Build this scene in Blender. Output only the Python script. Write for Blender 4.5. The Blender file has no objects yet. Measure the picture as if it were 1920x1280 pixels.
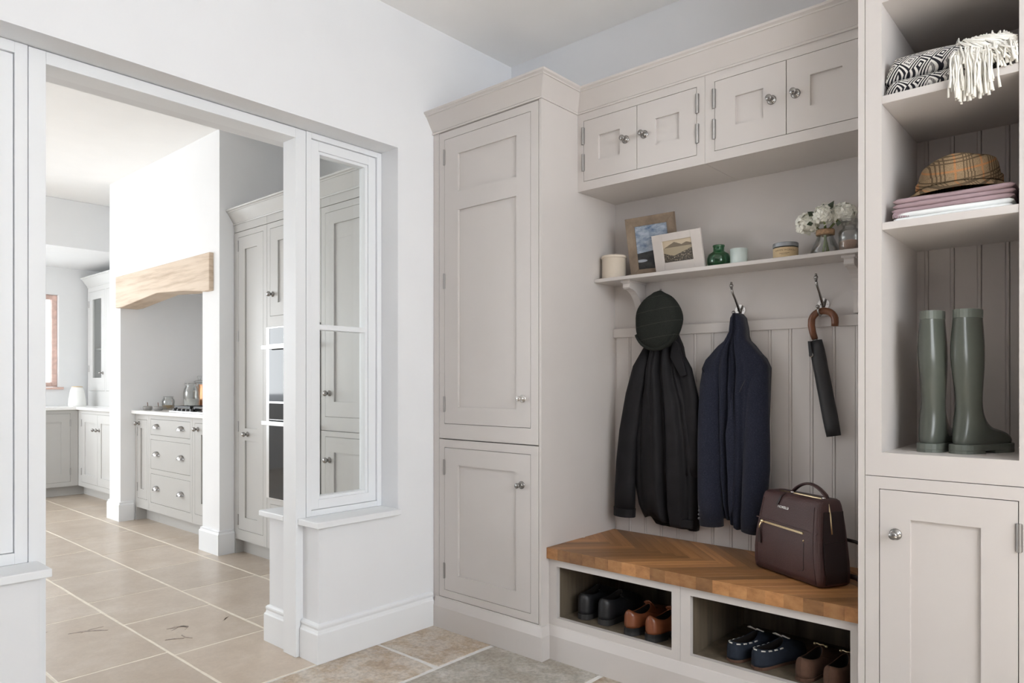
import bpy, bmesh, math, random
from mathutils import Vector, Matrix
random.seed(7)
PI = math.pi
S = bpy.context.scene
C = bpy.context.scene.collection

# ------------------------------------------------------------------ camera
cam_d = bpy.data.cameras.new('camera'); cam = bpy.data.objects.new('camera', cam_d); C.objects.link(cam)
cam.location = (0, 0, 1.13); cam.rotation_euler = (PI/2, 0, math.radians(41.524))
cam_d.sensor_width = 36; cam_d.lens = 1316.3/1920*36; cam_d.shift_y = 80.25/1920; cam_d.clip_start = 0.05
S.camera = cam
# ------------------------------------------------------------------ sky and daylight at the windows
w = bpy.data.worlds.new('overcast_sky'); S.world = w; w.use_nodes = True
bg = w.node_tree.nodes['Background']; bg.inputs[0].default_value = (0.88, 0.94, 1.0, 1); bg.inputs[1].default_value = 2.2
def window_light(name, loc, rot, sx, sy, power, col):
    d = bpy.data.lights.new(name, 'AREA'); d.shape = 'RECTANGLE'; d.size = sx; d.size_y = sy; d.energy = power; d.color = col
    o = bpy.data.objects.new(name, d); C.objects.link(o); o.location = loc; o.rotation_euler = rot; return o
R = math.radians
window_light('daylight_hall_side', (1.86, 0.500, 1.925), (R(90), 0, R(90)), 2.100, 1.350, 27, (0.95, 0.975, 1.0))
window_light('daylight_kitchen', (-6.750, -2.55, 1.6), (R(90), 0, 0), 2.800, 1.35, 39, (0.98, 0.99, 1.0))
window_light('daylight_kitchen_end', (-8.6, 0.2, 1.6), (R(90), 0, R(-90)), 1.8, 1.2, 30, (0.95, 0.985, 1.0))
added_sun_d = bpy.data.lights.new('sun', 'SUN'); added_sun_d.energy = 34; added_sun_d.angle = R(1.0); added_sun_d.color = (1.0, 0.99, 0.98)
sun = bpy.data.objects.new('sun', added_sun_d); C.objects.link(sun); sun.rotation_euler = (0, R(30), 0)  # unseen sun put in so its floor bounce brightens the hall ceiling
S.cycles.max_bounces = 14; S.cycles.diffuse_bounces = 9; S.cycles.transparent_max_bounces = 16
S.view_settings.view_transform = 'Standard'; S.view_settings.look = 'None'
S.view_settings.gamma = 1.0; S.view_settings.use_curve_mapping = False
S.view_settings.exposure = 0.72

# ------------------------------------------------------------------ materials
def nmat(name):
    m = bpy.data.materials.new(name); m.use_nodes = True
    nt = m.node_tree; b = nt.nodes['Principled BSDF']; return m, nt, b
def N(nt, t, **k):
    n = nt.nodes.new(t)
    for a, v in k.items(): setattr(n, a, v)
    return n
def L(nt, a, b): nt.links.new(a, b)
def math_n(nt, op, a, b=None, c=None):
    n = N(nt, 'ShaderNodeMath', operation=op)
    for i, v in enumerate((a, b, c)):
        if v is None: continue
        if isinstance(v, (int, float)): n.inputs[i].default_value = v
        else: L(nt, v, n.inputs[i])
    return n.outputs[0]
def ramp(nt, fac, stops):
    r = N(nt, 'ShaderNodeValToRGB'); L(nt, fac, r.inputs[0]); e = r.color_ramp.elements
    while len(e) < len(stops): e.new(0.5)
    for el, (p, c) in zip(e, stops): el.position = p; el.color = (*c, 1)
    return r.outputs[0]
def coords(nt, kind='Object', scale=(1, 1, 1), rand=False):
    tc = N(nt, 'ShaderNodeTexCoord'); mp = N(nt, 'ShaderNodeMapping'); mp.inputs['Scale'].default_value = scale
    src = tc.outputs[kind]
    if rand:
        oi = N(nt, 'ShaderNodeObjectInfo'); mu = math_n(nt, 'MULTIPLY', oi.outputs['Random'], 37.0)
        va = N(nt, 'ShaderNodeVectorMath', operation='ADD'); L(nt, src, va.inputs[0]); L(nt, mu, va.inputs[1]); src = va.outputs[0]
    L(nt, src, mp.inputs[0]); return mp.outputs[0]
def noise(nt, vec, scale, detail=3, rough=0.5, out='Fac'):
    n = N(nt, 'ShaderNodeTexNoise'); n.inputs['Scale'].default_value = scale; n.inputs['Detail'].default_value = detail
    n.inputs['Roughness'].default_value = rough; L(nt, vec, n.inputs['Vector']); return n.outputs[out]
def bump(nt, b, h, strength, dist=0.002):
    n = N(nt, 'ShaderNodeBump'); n.inputs['Strength'].default_value = strength; n.inputs['Distance'].default_value = dist
    L(nt, h, n.inputs['Height']); L(nt, n.outputs[0], b.inputs['Normal'])
def plain(name, col, rough=0.5, metal=0.0, var=0.03, nscale=6, bs=0.0, bscale=80, spec=0.5):
    m, nt, b = nmat(name); v = coords(nt)
    n = noise(nt, v, nscale)
    c1 = [max(0, x*(1-var)) for x in col]; c2 = [min(1, x*(1+var)) for x in col]
    L(nt, ramp(nt, n, [(0.3, c1), (0.7, c2)]), b.inputs['Base Color'])
    b.inputs['Roughness'].default_value = rough; b.inputs['Metallic'].default_value = metal
    b.inputs['Specular IOR Level'].default_value = spec
    if bs: bump(nt, b, noise(nt, v, bscale, 4), bs)
    return m
M = {}
M['wall'] = plain('matt_white_plaster', (0.775, 0.788, 0.808), 0.9, var=0.008, bs=0.05, bscale=60, spec=0.2)
M['ceiling'] = plain('ceiling_emulsion', (0.89, 0.89, 0.885), 0.95, var=0.008, spec=0.2)
M['kwall'] = plain('kitchen_white_emulsion', (0.80, 0.808, 0.815), 0.9, var=0.008, spec=0.2)
M['plum'] = plain('light_cutting_mauve_paint', (0.34, 0.31, 0.325), 0.8, var=0.02)  # tone of this unseen wall chosen to cut light from behind the camera
M['white'] = plain('white_eggshell', (0.79, 0.81, 0.83), 0.45, var=0.006)
M['paint'] = plain('mushroom_cabinet_paint', (0.585, 0.553, 0.532), 0.42, var=0.012, bs=0.02, bscale=150)
M['kpaint'] = plain('stone_grey_cabinet_paint', (0.455, 0.448, 0.432), 0.42, var=0.012)
M['kpaint2'] = plain('pale_grey_cabinet_paint', (0.62, 0.62, 0.61), 0.42, var=0.012)
M['pewter'] = plain('polished_pewter', (0.32, 0.31, 0.30), 0.22, 1.0, var=0.05)
M['steel'] = plain('brushed_steel', (0.62, 0.62, 0.62), 0.28, 1.0, var=0.03)
M['nickel'] = plain('bright_nickel', (0.72, 0.70, 0.67), 0.16, 1.0, var=0.02)
M['hinge'] = plain('dull_hinge_steel', (0.40, 0.39, 0.38), 0.38, 1.0)
M['gold'] = plain('pale_gold_zip', (0.80, 0.66, 0.42), 0.28, 1.0, var=0.08, nscale=200)
M['grout'] = plain('pale_grout', (0.70, 0.69, 0.67), 0.9, var=0.06, nscale=30, bs=0.3)
M['kgrout'] = plain('cream_grout', (0.78, 0.72, 0.62), 0.9, var=0.06, nscale=30, bs=0.3)
M['quartz'] = plain('white_quartz', (0.84, 0.84, 0.83), 0.2, var=0.02, nscale=40)
M['black'] = plain('black_enamel', (0.018, 0.018, 0.018), 0.35)
M['ovenglass'] = plain('black_oven_glass', (0.010, 0.011, 0.013), 0.05, spec=0.3)
M['rubber'] = plain('dark_rubber_sole', (0.030, 0.029, 0.029), 0.6, bs=0.1)
M['cream'] = plain('cream_glaze', (0.66, 0.585, 0.49), 0.16, var=0.015)
M['porcelain'] = plain('white_porcelain', (0.85, 0.85, 0.83), 0.2, var=0.01)
M['slate'] = plain('grey_stoneware', (0.30, 0.29, 0.28), 0.7, bs=0.2)
M['redwood'] = plain('glare_paled_redwood', (0.66, 0.47, 0.41), 0.5, var=0.15, nscale=20)  # reddish wood paled: daylight glare on the window is put into its colour
M['copper'] = plain('copper_tin', (0.85, 0.44, 0.24), 0.32, 1.0)
M['paperlabel'] = plain('kraft_label', (0.62, 0.48, 0.29), 0.7, var=0.06, nscale=60)
M['ink'] = plain('brown_ink', (0.14, 0.09, 0.05), 0.7)
M['sand'] = plain('pink_sand', (0.50, 0.33, 0.25), 0.9, var=0.12, nscale=300)
M['flour'] = plain('white_flour', (0.80, 0.78, 0.74), 0.9, var=0.06, nscale=60)
M['grain'] = plain('brown_grain', (0.42, 0.30, 0.17), 0.9, var=0.4, nscale=260)
M['cork'] = plain('jute_band', (0.42, 0.27, 0.16), 0.9, var=0.25, nscale=120, bs=0.4, bscale=200)
M['stemgreen'] = plain('flower_stem', (0.20, 0.26, 0.08), 0.5, var=0.15)
M['leaf'] = plain('dark_leaf', (0.045, 0.065, 0.035), 0.5, var=0.2)
M['petal'] = plain('white_petal', (0.88, 0.88, 0.80), 0.6, var=0.06, nscale=40)
M['towelmauve'] = plain('mauve_linen', (0.36, 0.265, 0.285), 0.95, var=0.06, nscale=40, bs=0.35, bscale=500, spec=0.1)
M['towelwhite'] = plain('white_linen', (0.80, 0.82, 0.82), 0.95, var=0.02, nscale=40, bs=0.3, bscale=500, spec=0.1)
M['fringe'] = plain('cream_cotton_yarn', (0.80, 0.785, 0.73), 0.95, var=0.04, nscale=60, bs=0.3, bscale=400, spec=0.1)
M['wellie'] = plain('olive_rubber', (0.088, 0.098, 0.082), 0.22, var=0.05, nscale=12)
M['wellie2'] = plain('pale_olive_rubber', (0.125, 0.140, 0.120), 0.45, var=0.05)
M['blackcloth'] = plain('black_waxed_cotton', (0.0115, 0.0108, 0.0125), 0.66, var=0.2, nscale=14, bs=0.25, bscale=60, spec=0.22)
M['blacklining'] = plain('black_lining', (0.008, 0.008, 0.008), 0.8, spec=0.2)
M['umbrellacloth'] = plain('black_umbrella_nylon', (0.018, 0.018, 0.020), 0.55, var=0.1, bs=0.2, bscale=40)
M['handlewood'] = plain('varnished_chestnut', (0.155, 0.058, 0.026), 0.28, var=0.25, nscale=18)
M['bag'] = plain('burgundy_leather', (0.062, 0.028, 0.027), 0.42, var=0.10, nscale=9, bs=0.55, bscale=420)
M['bagdark'] = plain('burgundy_gusset_leather', (0.017, 0.0065, 0.0065), 0.40, var=0.10, nscale=9, bs=0.3, bscale=420)
M['tan'] = plain('chestnut_leather', (0.185, 0.060, 0.026), 0.26, var=0.15, nscale=16)
M['blackleather'] = plain('black_leather', (0.016, 0.016, 0.018), 0.42, var=0.2, nscale=30, bs=0.15)
M['navysuede'] = plain('navy_suede', (0.010, 0.016, 0.029), 0.85, var=0.2, nscale=40, bs=0.2, bscale=300)
M['brownsuede'] = plain('brown_suede', (0.105, 0.052, 0.032), 0.85, var=0.15, nscale=40, bs=0.2, bscale=300)
M['lining'] = plain('dark_shoe_lining', (0.012, 0.008, 0.006), 0.7)
M['lace'] = plain('pale_lace', (0.62, 0.60, 0.56), 0.8)
M['laced'] = plain('grey_lace', (0.22, 0.22, 0.22), 0.8)
M['button'] = plain('dark_button', (0.03, 0.03, 0.035), 0.3)
M['frosted'] = plain('frosted_white_glass', (0.66, 0.75, 0.72), 0.35, var=0.02)
M['lidgrey'] = plain('blue_grey_tin_lid', (0.30, 0.32, 0.34), 0.35, 0.4)

def wood(name, stops, grain=(1.5, 34, 34), rough=0.45, rand=True, tint=0.35, bs=0.08):
    m, nt, b = nmat(name); v = coords(nt, 'Object', grain, rand)
    n = noise(nt, v, 1.0, 5, 0.6); col = ramp(nt, n, stops)
    oi = N(nt, 'ShaderNodeObjectInfo'); f = math_n(nt, 'MULTIPLY_ADD', oi.outputs['Random'], tint, 1 - tint*0.62)
    mx = N(nt, 'ShaderNodeVectorMath', operation='SCALE'); L(nt, col, mx.inputs[0]); L(nt, f, mx.inputs['Scale'])
    L(nt, mx.outputs[0], b.inputs['Base Color']); b.inputs['Roughness'].default_value = rough
    bump(nt, b, n, bs, 0.001); return m
M['iroko'] = wood('oiled_iroko', [(0.25, (0.24, 0.105, 0.038)), (0.5, (0.37, 0.175, 0.066)), (0.75, (0.47, 0.245, 0.10))], tint=0.75)
M['oak_lining'] = wood('shaded_oak_veneer', [(0.3, (0.095, 0.075, 0.052)), (0.7, (0.20, 0.16, 0.112))], grain=(22, 22, 1.6), rand=False, tint=0.0, rough=0.6)  # veneer darkened: shade inside the cubbies is put into its colour
M['frameoak'] = wood('weathered_oak', [(0.3, (0.17, 0.125, 0.09)), (0.7, (0.31, 0.24, 0.175))], grain=(16, 40, 5), rand=True, tint=0.1, rough=0.7)
def beam_mat():
    m, nt, b = nmat('pale_oak_beam'); v = coords(nt, 'Object', (1, 1, 1))
    mp = N(nt, 'ShaderNodeMapping'); mp.inputs['Rotation'].default_value = (0, R(35), 0); mp.inputs['Scale'].default_value = (2.0, 8, 26)
    L(nt, v, mp.inputs[0]); n = noise(nt, mp.outputs[0], 1.0, 5, 0.6)
    L(nt, ramp(nt, n, [(0.28, (0.42, 0.31, 0.215)), (0.52, (0.61, 0.49, 0.375)), (0.85, (0.68, 0.58, 0.47))]), b.inputs['Base Color'])
    b.inputs['Roughness'].default_value = 0.6; bump(nt, b, n, 0.2, 0.003); return m
M['beam'] = beam_mat()
def stone(name, a, c, d, blot, rough, bs):
    m, nt, b = nmat(name); v = coords(nt, 'Object', (1, 1, 1), True)
    big = noise(nt, v, 4.5, 8, 0.68); fine = noise(nt, v, 60, 4, 0.75); spots = noise(nt, v, 11, 7, 0.72)
    c1 = ramp(nt, big, [(0.36, a), (0.50, c), (0.63, d)])
    f2 = ramp(nt, spots, [(0.43, (1, 1, 1)), (0.54, (0, 0, 0))])
    mx = N(nt, 'ShaderNodeMix', data_type='RGBA'); 
    fac = math_n(nt, 'MULTIPLY', f2, 0.55 if bs > 0.2 else 0.18)
    L(nt, fac, mx.inputs[0]); L(nt, c1, mx.inputs[6]); mx.inputs[7].default_value = (*blot, 1)
    m2 = N(nt, 'ShaderNodeMix', data_type='RGBA', blend_type='MULTIPLY'); m2.inputs[0].default_value = 1.0
    L(nt, mx.outputs[2], m2.inputs[6]); k = 0.70 if bs > 0.2 else 0.93
    L(nt, ramp(nt, fine, [(0.35, (k, k, k)), (0.6, (1, 1, 1))]), m2.inputs[7])
    oi = N(nt, 'ShaderNodeObjectInfo'); f = math_n(nt, 'MULTIPLY_ADD', oi.outputs['Random'], 0.14, 0.93)
    sc = N(nt, 'ShaderNodeVectorMath', operation='SCALE'); L(nt, m2.outputs[2], sc.inputs[0]); L(nt, f, sc.inputs['Scale'])
    L(nt, sc.outputs[0], b.inputs['Base Color']); b.inputs['Roughness'].default_value = rough
    bump(nt, b, fine, bs, 0.003); return m
M['flag'] = stone('tumbled_limestone_flag', (0.40, 0.30, 0.215), (0.50, 0.405, 0.305), (0.62, 0.56, 0.48), (0.64, 0.60, 0.55), 0.6, 0.35)
M['flag_grey'] = stone('grey_limestone_flag', (0.36, 0.335, 0.285), (0.46, 0.435, 0.385), (0.58, 0.56, 0.52), (0.38, 0.33, 0.27), 0.6, 0.35)
M['kflag'] = stone('honed_beige_limestone', (0.47, 0.385, 0.305), (0.515, 0.43, 0.345), (0.56, 0.48, 0.40), (0.45, 0.37, 0.30), 0.30, 0.05)
def glass_mat(name, tint, refl=0.06):
    m, nt, b = nmat(name); nt.nodes.remove(b); out = nt.nodes['Material Output']
    t = N(nt, 'ShaderNodeBsdfTransparent'); t.inputs[0].default_value = (*tint, 1)
    g = N(nt, 'ShaderNodeBsdfGlossy'); g.inputs['Roughness'].default_value = 0.03
    lw = N(nt, 'ShaderNodeLayerWeight'); lw.inputs[0].default_value = 0.35
    f = math_n(nt, 'MULTIPLY_ADD', lw.outputs['Fresnel'], 0.55, refl); f = math_n(nt, 'MINIMUM', f, 0.85)
    mx = N(nt, 'ShaderNodeMixShader'); L(nt, f, mx.inputs[0]); L(nt, t.outputs[0], mx.inputs[1]); L(nt, g.outputs[0], mx.inputs[2])
    L(nt, mx.outputs[0], out.inputs[0]); return m
M['pane'] = glass_mat('clear_pane', (0.97, 0.98, 0.975), 0.02)
M['jarglass'] = glass_mat('jar_glass', (0.97, 0.98, 0.98), 0.03)
M['greenglass'] = glass_mat('green_glass', (0.36, 0.66, 0.48), 0.04)
def navy():
    m, nt, b = nmat('navy_wool'); v = coords(nt); n = noise(nt, v, 240, 3, 0.8); n2 = noise(nt, v, 900, 2)
    L(nt, ramp(nt, n, [(0.35, (0.014, 0.016, 0.028)), (0.60, (0.023, 0.026, 0.042)), (0.76, (0.055, 0.062, 0.085))]), b.inputs['Base Color'])
    b.inputs['Roughness'].default_value = 0.95; b.inputs['Specular IOR Level'].default_value = 0.15
    b.inputs['Sheen Weight'].default_value = 0.08; bump(nt, b, n2, 0.3, 0.001); return m
M['navy'] = navy()
def capmat():
    m, nt, b = nmat('dark_green_tweed'); v = coords(nt); sp = N(nt, 'ShaderNodeSeparateXYZ'); L(nt, v, sp.inputs[0])
    h = math_n(nt, 'MULTIPLY_ADD', sp.outputs[0], -0.13, sp.outputs[2]); h = math_n(nt, 'MULTIPLY', h, 17.0)
    fr = math_n(nt, 'FRACT', h); ln = math_n(nt, 'LESS_THAN', fr, 0.022); n = noise(nt, v, 60, 3); ln = math_n(nt, 'MULTIPLY', ln, n)
    base = ramp(nt, noise(nt, v, 350, 3), [(0.3, (0.016, 0.018, 0.016)), (0.7, (0.027, 0.030, 0.026))])
    mx = N(nt, 'ShaderNodeMix', data_type='RGBA'); L(nt, ln, mx.inputs[0]); L(nt, base, mx.inputs[6]); mx.inputs[7].default_value = (0.10, 0.105, 0.085, 1)
    L(nt, mx.outputs[2], b.inputs['Base Color']); b.inputs['Roughness'].default_value = 0.95; b.inputs['Specular IOR Level'].default_value = 0.15
    bump(nt, b, noise(nt, v, 500, 2), 0.3, 0.001); return m
M['cap'] = capmat()
def tweed():
    m, nt, b = nmat('brown_check_tweed'); v = coords(nt); sp = N(nt, 'ShaderNodeSeparateXYZ'); L(nt, v, sp.inputs[0])
    u = math_n(nt, 'MULTIPLY', math_n(nt, 'ADD', sp.outputs[0], math_n(nt, 'MULTIPLY', sp.outputs[1], 0.6)), 13.0)
    h = math_n(nt, 'MULTIPLY', math_n(nt, 'ADD', sp.outputs[2], math_n(nt, 'MULTIPLY', sp.outputs[1], -0.45)), 13.0)
    def lines(c, offs, wid):
        tot = None
        for o in offs:
            f = math_n(nt, 'FRACT', math_n(nt, 'ADD', c, o)); l = math_n(nt, 'LESS_THAN', f, wid)
            tot = l if tot is None else math_n(nt, 'MAXIMUM', tot, l)
        return tot
    dark = math_n(nt, 'MAXIMUM', lines(u, (0.0, 0.12, 0.24, 0.36), 0.045), lines(h, (0.0, 0.12, 0.24, 0.36), 0.045))
    orange = math_n(nt, 'MAXIMUM', lines(u, (0.68,), 0.07), lines(h, (0.68,), 0.07))
    base = ramp(nt, noise(nt, v, 500, 3), [(0.3, (0.20, 0.135, 0.075)), (0.7, (0.34, 0.25, 0.155))])
    m1 = N(nt, 'ShaderNodeMix', data_type='RGBA'); L(nt, math_n(nt, 'MULTIPLY', orange, 0.55), m1.inputs[0]); L(nt, base, m1.inputs[6]); m1.inputs[7].default_value = (0.50, 0.19, 0.06, 1)
    m2 = N(nt, 'ShaderNodeMix', data_type='RGBA'); L(nt, math_n(nt, 'MULTIPLY', dark, 0.7), m2.inputs[0]); L(nt, m1.outputs[2], m2.inputs[6]); m2.inputs[7].default_value = (0.045, 0.030, 0.018, 1)
    L(nt, m2.outputs[2], b.inputs['Base Color']); b.inputs['Roughness'].default_value = 0.95; b.inputs['Specular IOR Level'].default_value = 0.15
    bump(nt, b, noise(nt, v, 600, 2), 0.3, 0.001); return m
M['tweed'] = tweed()
def ikat():
    m, nt, b = nmat('black_white_diamond_weave'); tc = N(nt, 'ShaderNodeTexCoord'); sp = N(nt, 'ShaderNodeSeparateXYZ'); L(nt, tc.outputs['UV'], sp.inputs[0])
    def cell(c): return math_n(nt, 'ABSOLUTE', math_n(nt, 'SUBTRACT', math_n(nt, 'FRACT', c), 0.5))
    a, c = cell(sp.outputs[0]), cell(sp.outputs[1])
    d = math_n(nt, 'ADD', a, c)                                 # diamonds
    ring = math_n(nt, 'FRACT', math_n(nt, 'MULTIPLY', d, 5.2)); dark = math_n(nt, 'GREATER_THAN', ring, 0.46)
    tooth = math_n(nt, 'GREATER_THAN', math_n(nt, 'FRACT', math_n(nt, 'MULTIPLY', sp.outputs[0], 17.0)), 0.30)
    band = math_n(nt, 'GREATER_THAN', d, 0.62)
    dk = math_n(nt, 'MULTIPLY', dark, math_n(nt, 'MAXIMUM', tooth, math_n(nt, 'SUBTRACT', 1.0, band)))
    mx = N(nt, 'ShaderNodeMix', data_type='RGBA'); L(nt, dk, mx.inputs[0]); mx.inputs[6].default_value = (0.66, 0.64, 0.61, 1); mx.inputs[7].default_value = (0.022, 0.022, 0.027, 1)
    L(nt, mx.outputs[2], b.inputs['Base Color']); b.inputs['Roughness'].default_value = 0.95; b.inputs['Specular IOR Level'].default_value = 0.1
    v = coords(nt); bump(nt, b, noise(nt, v, 450, 2), 0.4, 0.001); return m
M['ikat'] = ikat()
def picture(name, sepia):
    m, nt, b = nmat(name); tc = N(nt, 'ShaderNodeTexCoord'); sp = N(nt, 'ShaderNodeSeparateXYZ'); L(nt, tc.outputs['UV'], sp.inputs[0])
    u, h = sp.outputs[0], sp.outputs[1]
    mp = N(nt, 'ShaderNodeMapping'); L(nt, tc.outputs['UV'], mp.inputs[0]); mp.inputs['Scale'].default_value = (3, 7, 1) if not sepia else (24, 16, 1)
    n = noise(nt, mp.outputs[0], 1.0, 6, 0.65)
    if not sepia:
        sky = ramp(nt, n, [(0.35, (0.10, 0.16, 0.26)), (0.6, (0.42, 0.48, 0.56))])
        haze = ramp(nt, h, [(0.42, (0.30, 0.37, 0.47)), (0.62, (0, 0, 0))])
        ad = N(nt, 'ShaderNodeMix', data_type='RGBA', blend_type='LIGHTEN'); ad.inputs[0].default_value = 1; L(nt, sky, ad.inputs[6]); L(nt, haze, ad.inputs[7])
        hill = math_n(nt, 'LESS_THAN', h, math_n(nt, 'MULTIPLY_ADD', u, 0.08, 0.37))
        land = ramp(nt, n, [(0.35, (0.012, 0.013, 0.015)), (0.65, (0.05, 0.052, 0.05))])
        mx = N(nt, 'ShaderNodeMix', data_type='RGBA'); L(nt, hill, mx.inputs[0]); L(nt, ad.outputs[2], mx.inputs[6]); L(nt, land, mx.inputs[7])
        du = math_n(nt, 'MULTIPLY', math_n(nt, 'SUBTRACT', u, 0.12), 5.0); dv = math_n(nt, 'MULTIPLY', math_n(nt, 'SUBTRACT', h, 0.20), 28.0)
        lk = math_n(nt, 'LESS_THAN', math_n(nt, 'ADD', math_n(nt, 'MULTIPLY', du, du), math_n(nt, 'MULTIPLY', dv, dv)), 0.8)
        m2 = N(nt, 'ShaderNodeMix', data_type='RGBA'); L(nt, lk, m2.inputs[0]); L(nt, mx.outputs[2], m2.inputs[6]); m2.inputs[7].default_value = (0.4, 0.44, 0.5, 1)
        L(nt, m2.outputs[2], b.inputs['Base Color'])
    else:
        hum = math_n(nt, 'MULTIPLY', math_n(nt, 'ABSOLUTE', math_n(nt, 'SUBTRACT', u, 0.40)), 0.62)
        hum2 = math_n(nt, 'MULTIPLY', math_n(nt, 'ABSOLUTE', math_n(nt, 'SUBTRACT', u, 0.80)), 0.5)
        ridge = math_n(nt, 'MAXIMUM', math_n(nt, 'SUBTRACT', 0.86, hum), math_n(nt, 'SUBTRACT', 0.80, hum2)); ridge = math_n(nt, 'MULTIPLY_ADD', n, 0.05, ridge)
        mtn = math_n(nt, 'LESS_THAN', h, ridge)
        lake = math_n(nt, 'LESS_THAN', h, 0.66); shore = math_n(nt, 'LESS_THAN', h, math_n(nt, 'MULTIPLY_ADD', math_n(nt, 'ABSOLUTE', math_n(nt, 'SUBTRACT', u, 0.35)), 0.45, 0.28))
        def mixc(f, a, bcol):
            x = N(nt, 'ShaderNodeMix', data_type='RGBA'); L(nt, f, x.inputs[0])
            if isinstance(a, tuple): x.inputs[6].default_value = (*a, 1)
            else: L(nt, a, x.inputs[6])
            if isinstance(bcol, tuple): x.inputs[7].default_value = (*bcol, 1)
            else: L(nt, bcol, x.inputs[7])
            return x.outputs[2]
        c = mixc(mtn, (0.56, 0.47, 0.34), (0.16, 0.125, 0.085)); c = mixc(lake, c, (0.36, 0.30, 0.205))
        town = ramp(nt, n, [(0.42, (0.03, 0.025, 0.018)), (0.56, (0.10, 0.08, 0.055)), (0.66, (0.55, 0.47, 0.35))]); c = mixc(shore, c, town)
        L(nt, c, b.inputs['Base Color'])
    b.inputs['Roughness'].default_value = 0.35; return m
M['photo1'] = picture('landscape_photograph', False); M['photo2'] = picture('sepia_lake_photograph', True)

# ------------------------------------------------------------------ mesh builder
class MB:
    def __init__(s): s.v = []; s.f = []; s.uv = None
    def add(s, vs, fs):
        k = len(s.v); s.v += [tuple(p) for p in vs]; s.f += [tuple(i+k for i in f) for f in fs]; return s
    def box(s, x0, x1, y0, y1, z0, z1):
        return s.add([(x0,y0,z0),(x1,y0,z0),(x1,y1,z0),(x0,y1,z0),(x0,y0,z1),(x1,y0,z1),(x1,y1,z1),(x0,y1,z1)],
                     [(0,3,2,1),(4,5,6,7),(0,1,5,4),(1,2,6,5),(2,3,7,6),(3,0,4,7)])
    def prism(s, pts, axis, a, b):
        def mk(p, t): return {'x': (t, p[0], p[1]), 'y': (p[0], t, p[1]), 'z': (p[0], p[1], t)}[axis]
        n = len(pts); vs = [mk(p, a) for p in pts] + [mk(p, b) for p in pts]
        return s.add(vs, [tuple(range(n)), tuple(range(2*n-1, n-1, -1))] + [(i, (i+1) % n, n+(i+1) % n, n+i) for i in range(n)])
    def loft(s, rings, cap=True, closed=True):
        n = len(rings[0]); vs = [p for r in rings for p in r]; fs = []
        m = n if closed else n-1
        for i in range(len(rings)-1):
            for j in range(m): fs.append((i*n+j, i*n+(j+1) % n, (i+1)*n+(j+1) % n, (i+1)*n+j))
        if cap and closed: fs += [tuple(range(n-1, -1, -1)), tuple((len(rings)-1)*n+j for j in range(n))]
        return s.add(vs, fs)
    def lathe(s, prof, c=(0, 0, 0), n=24, axis='z'):
        rings = []
        for r, t in prof:
            r = max(r, 1e-5); ring = []
            for k in range(n):
                a = 2*PI*k/n; p = (r*math.cos(a), r*math.sin(a), t) if axis == 'z' else (r*math.cos(a), -t, r*math.sin(a))
                ring.append((c[0]+p[0], c[1]+p[1], c[2]+p[2]))
            rings.append(ring)
        return s.loft(rings)
    def tube(s, path, r, n=8, flat=1.0, side=None):
        P = [Vector(p) for p in path]; rs = r if isinstance(r, (list, tuple)) else [r]*len(P); rings = []
        ref = Vector(side) if side else Vector((0.31, 0.17, 0.93)).normalized()
        t0 = (P[1]-P[0]).normalized()
        if abs(t0.dot(ref)) > 0.95: ref = Vector((1, 0, 0))
        u = (ref - t0*ref.dot(t0)).normalized()
        for i, p in enumerate(P):
            t = (P[min(i+1, len(P)-1)]-P[max(i-1, 0)]).normalized(); u = (u - t*u.dot(t)).normalized(); w_ = t.cross(u)
            rings.append([tuple(p + u*(rs[i]*math.cos(2*PI*k/n)) + w_*(rs[i]*flat*math.sin(2*PI*k/n))) for k in range(n)])
        return s.loft(rings)
    def ball(s, c, r, n=14, sc=(1, 1, 1)):
        return s.loft([[(c[0]+sc[0]*r*math.sin(a)*math.cos(2*PI*k/n), c[1]+sc[1]*r*math.sin(a)*math.sin(2*PI*k/n), c[2]-sc[2]*r*math.cos(a)) for k in range(n)]
                       for a in [max(1e-3, PI*i/9) if i < 9 else PI-1e-3 for i in range(10)]])
    def sweep(s, prof, path):      # prof: closed list (out, z); path(o) -> list of (x, y)
        st = [path(o) for o, z in prof]; rings = []
        for k in range(len(st[0])): rings.append([(st[i][k][0], st[i][k][1], prof[i][1]) for i in range(len(prof))])
        return s.loft(rings)
    def mesh(s, name, smooth=False):
        me = bpy.data.meshes.new(name); me.from_pydata(s.v, [], s.f)
        bm = bmesh.new(); bm.from_mesh(me); bmesh.ops.recalc_face_normals(bm, faces=bm.faces); bm.to_mesh(me); bm.free()
        if smooth: me.polygons.foreach_set('use_smooth', [True]*len(me.polygons))
        return me
ORG = {}
def root_of(o):
    while o.parent: o = o.parent
    return o
def obj(name, geo, mat, parent=None, smooth=False, bevel=0.0, sub=0, world=True, solid=0.0, label=None, crease=30):
    me = geo.mesh(name, smooth) if isinstance(geo, MB) else geo
    o = bpy.data.objects.new(name, me); C.objects.link(o)
    if not me.materials: me.materials.append(M[mat])
    if parent is not None:
        o.parent = parent; r = root_of(parent)
        if world and isinstance(geo, MB):
            off = ORG.get(r.name, Vector((0, 0, 0)))
            if off.length: me.transform(Matrix.Translation(-off))
    if solid: md = o.modifiers.new('solid', 'SOLIDIFY'); md.thickness = solid; md.offset = 0
    if bevel: md = o.modifiers.new('bevel', 'BEVEL'); md.width = bevel; md.segments = 2; md.limit_method = 'ANGLE'; md.angle_limit = R(crease)
    if sub: md = o.modifiers.new('sub', 'SUBSURF'); md.levels = sub; md.render_levels = sub
    if label: o['label'] = label
    return o
def tag(o, label, cat, group=None, kind=None):
    o['label'] = label; o['category'] = cat
    if group: o['group'] = group
    if kind: o['kind'] = kind
    return o
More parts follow.
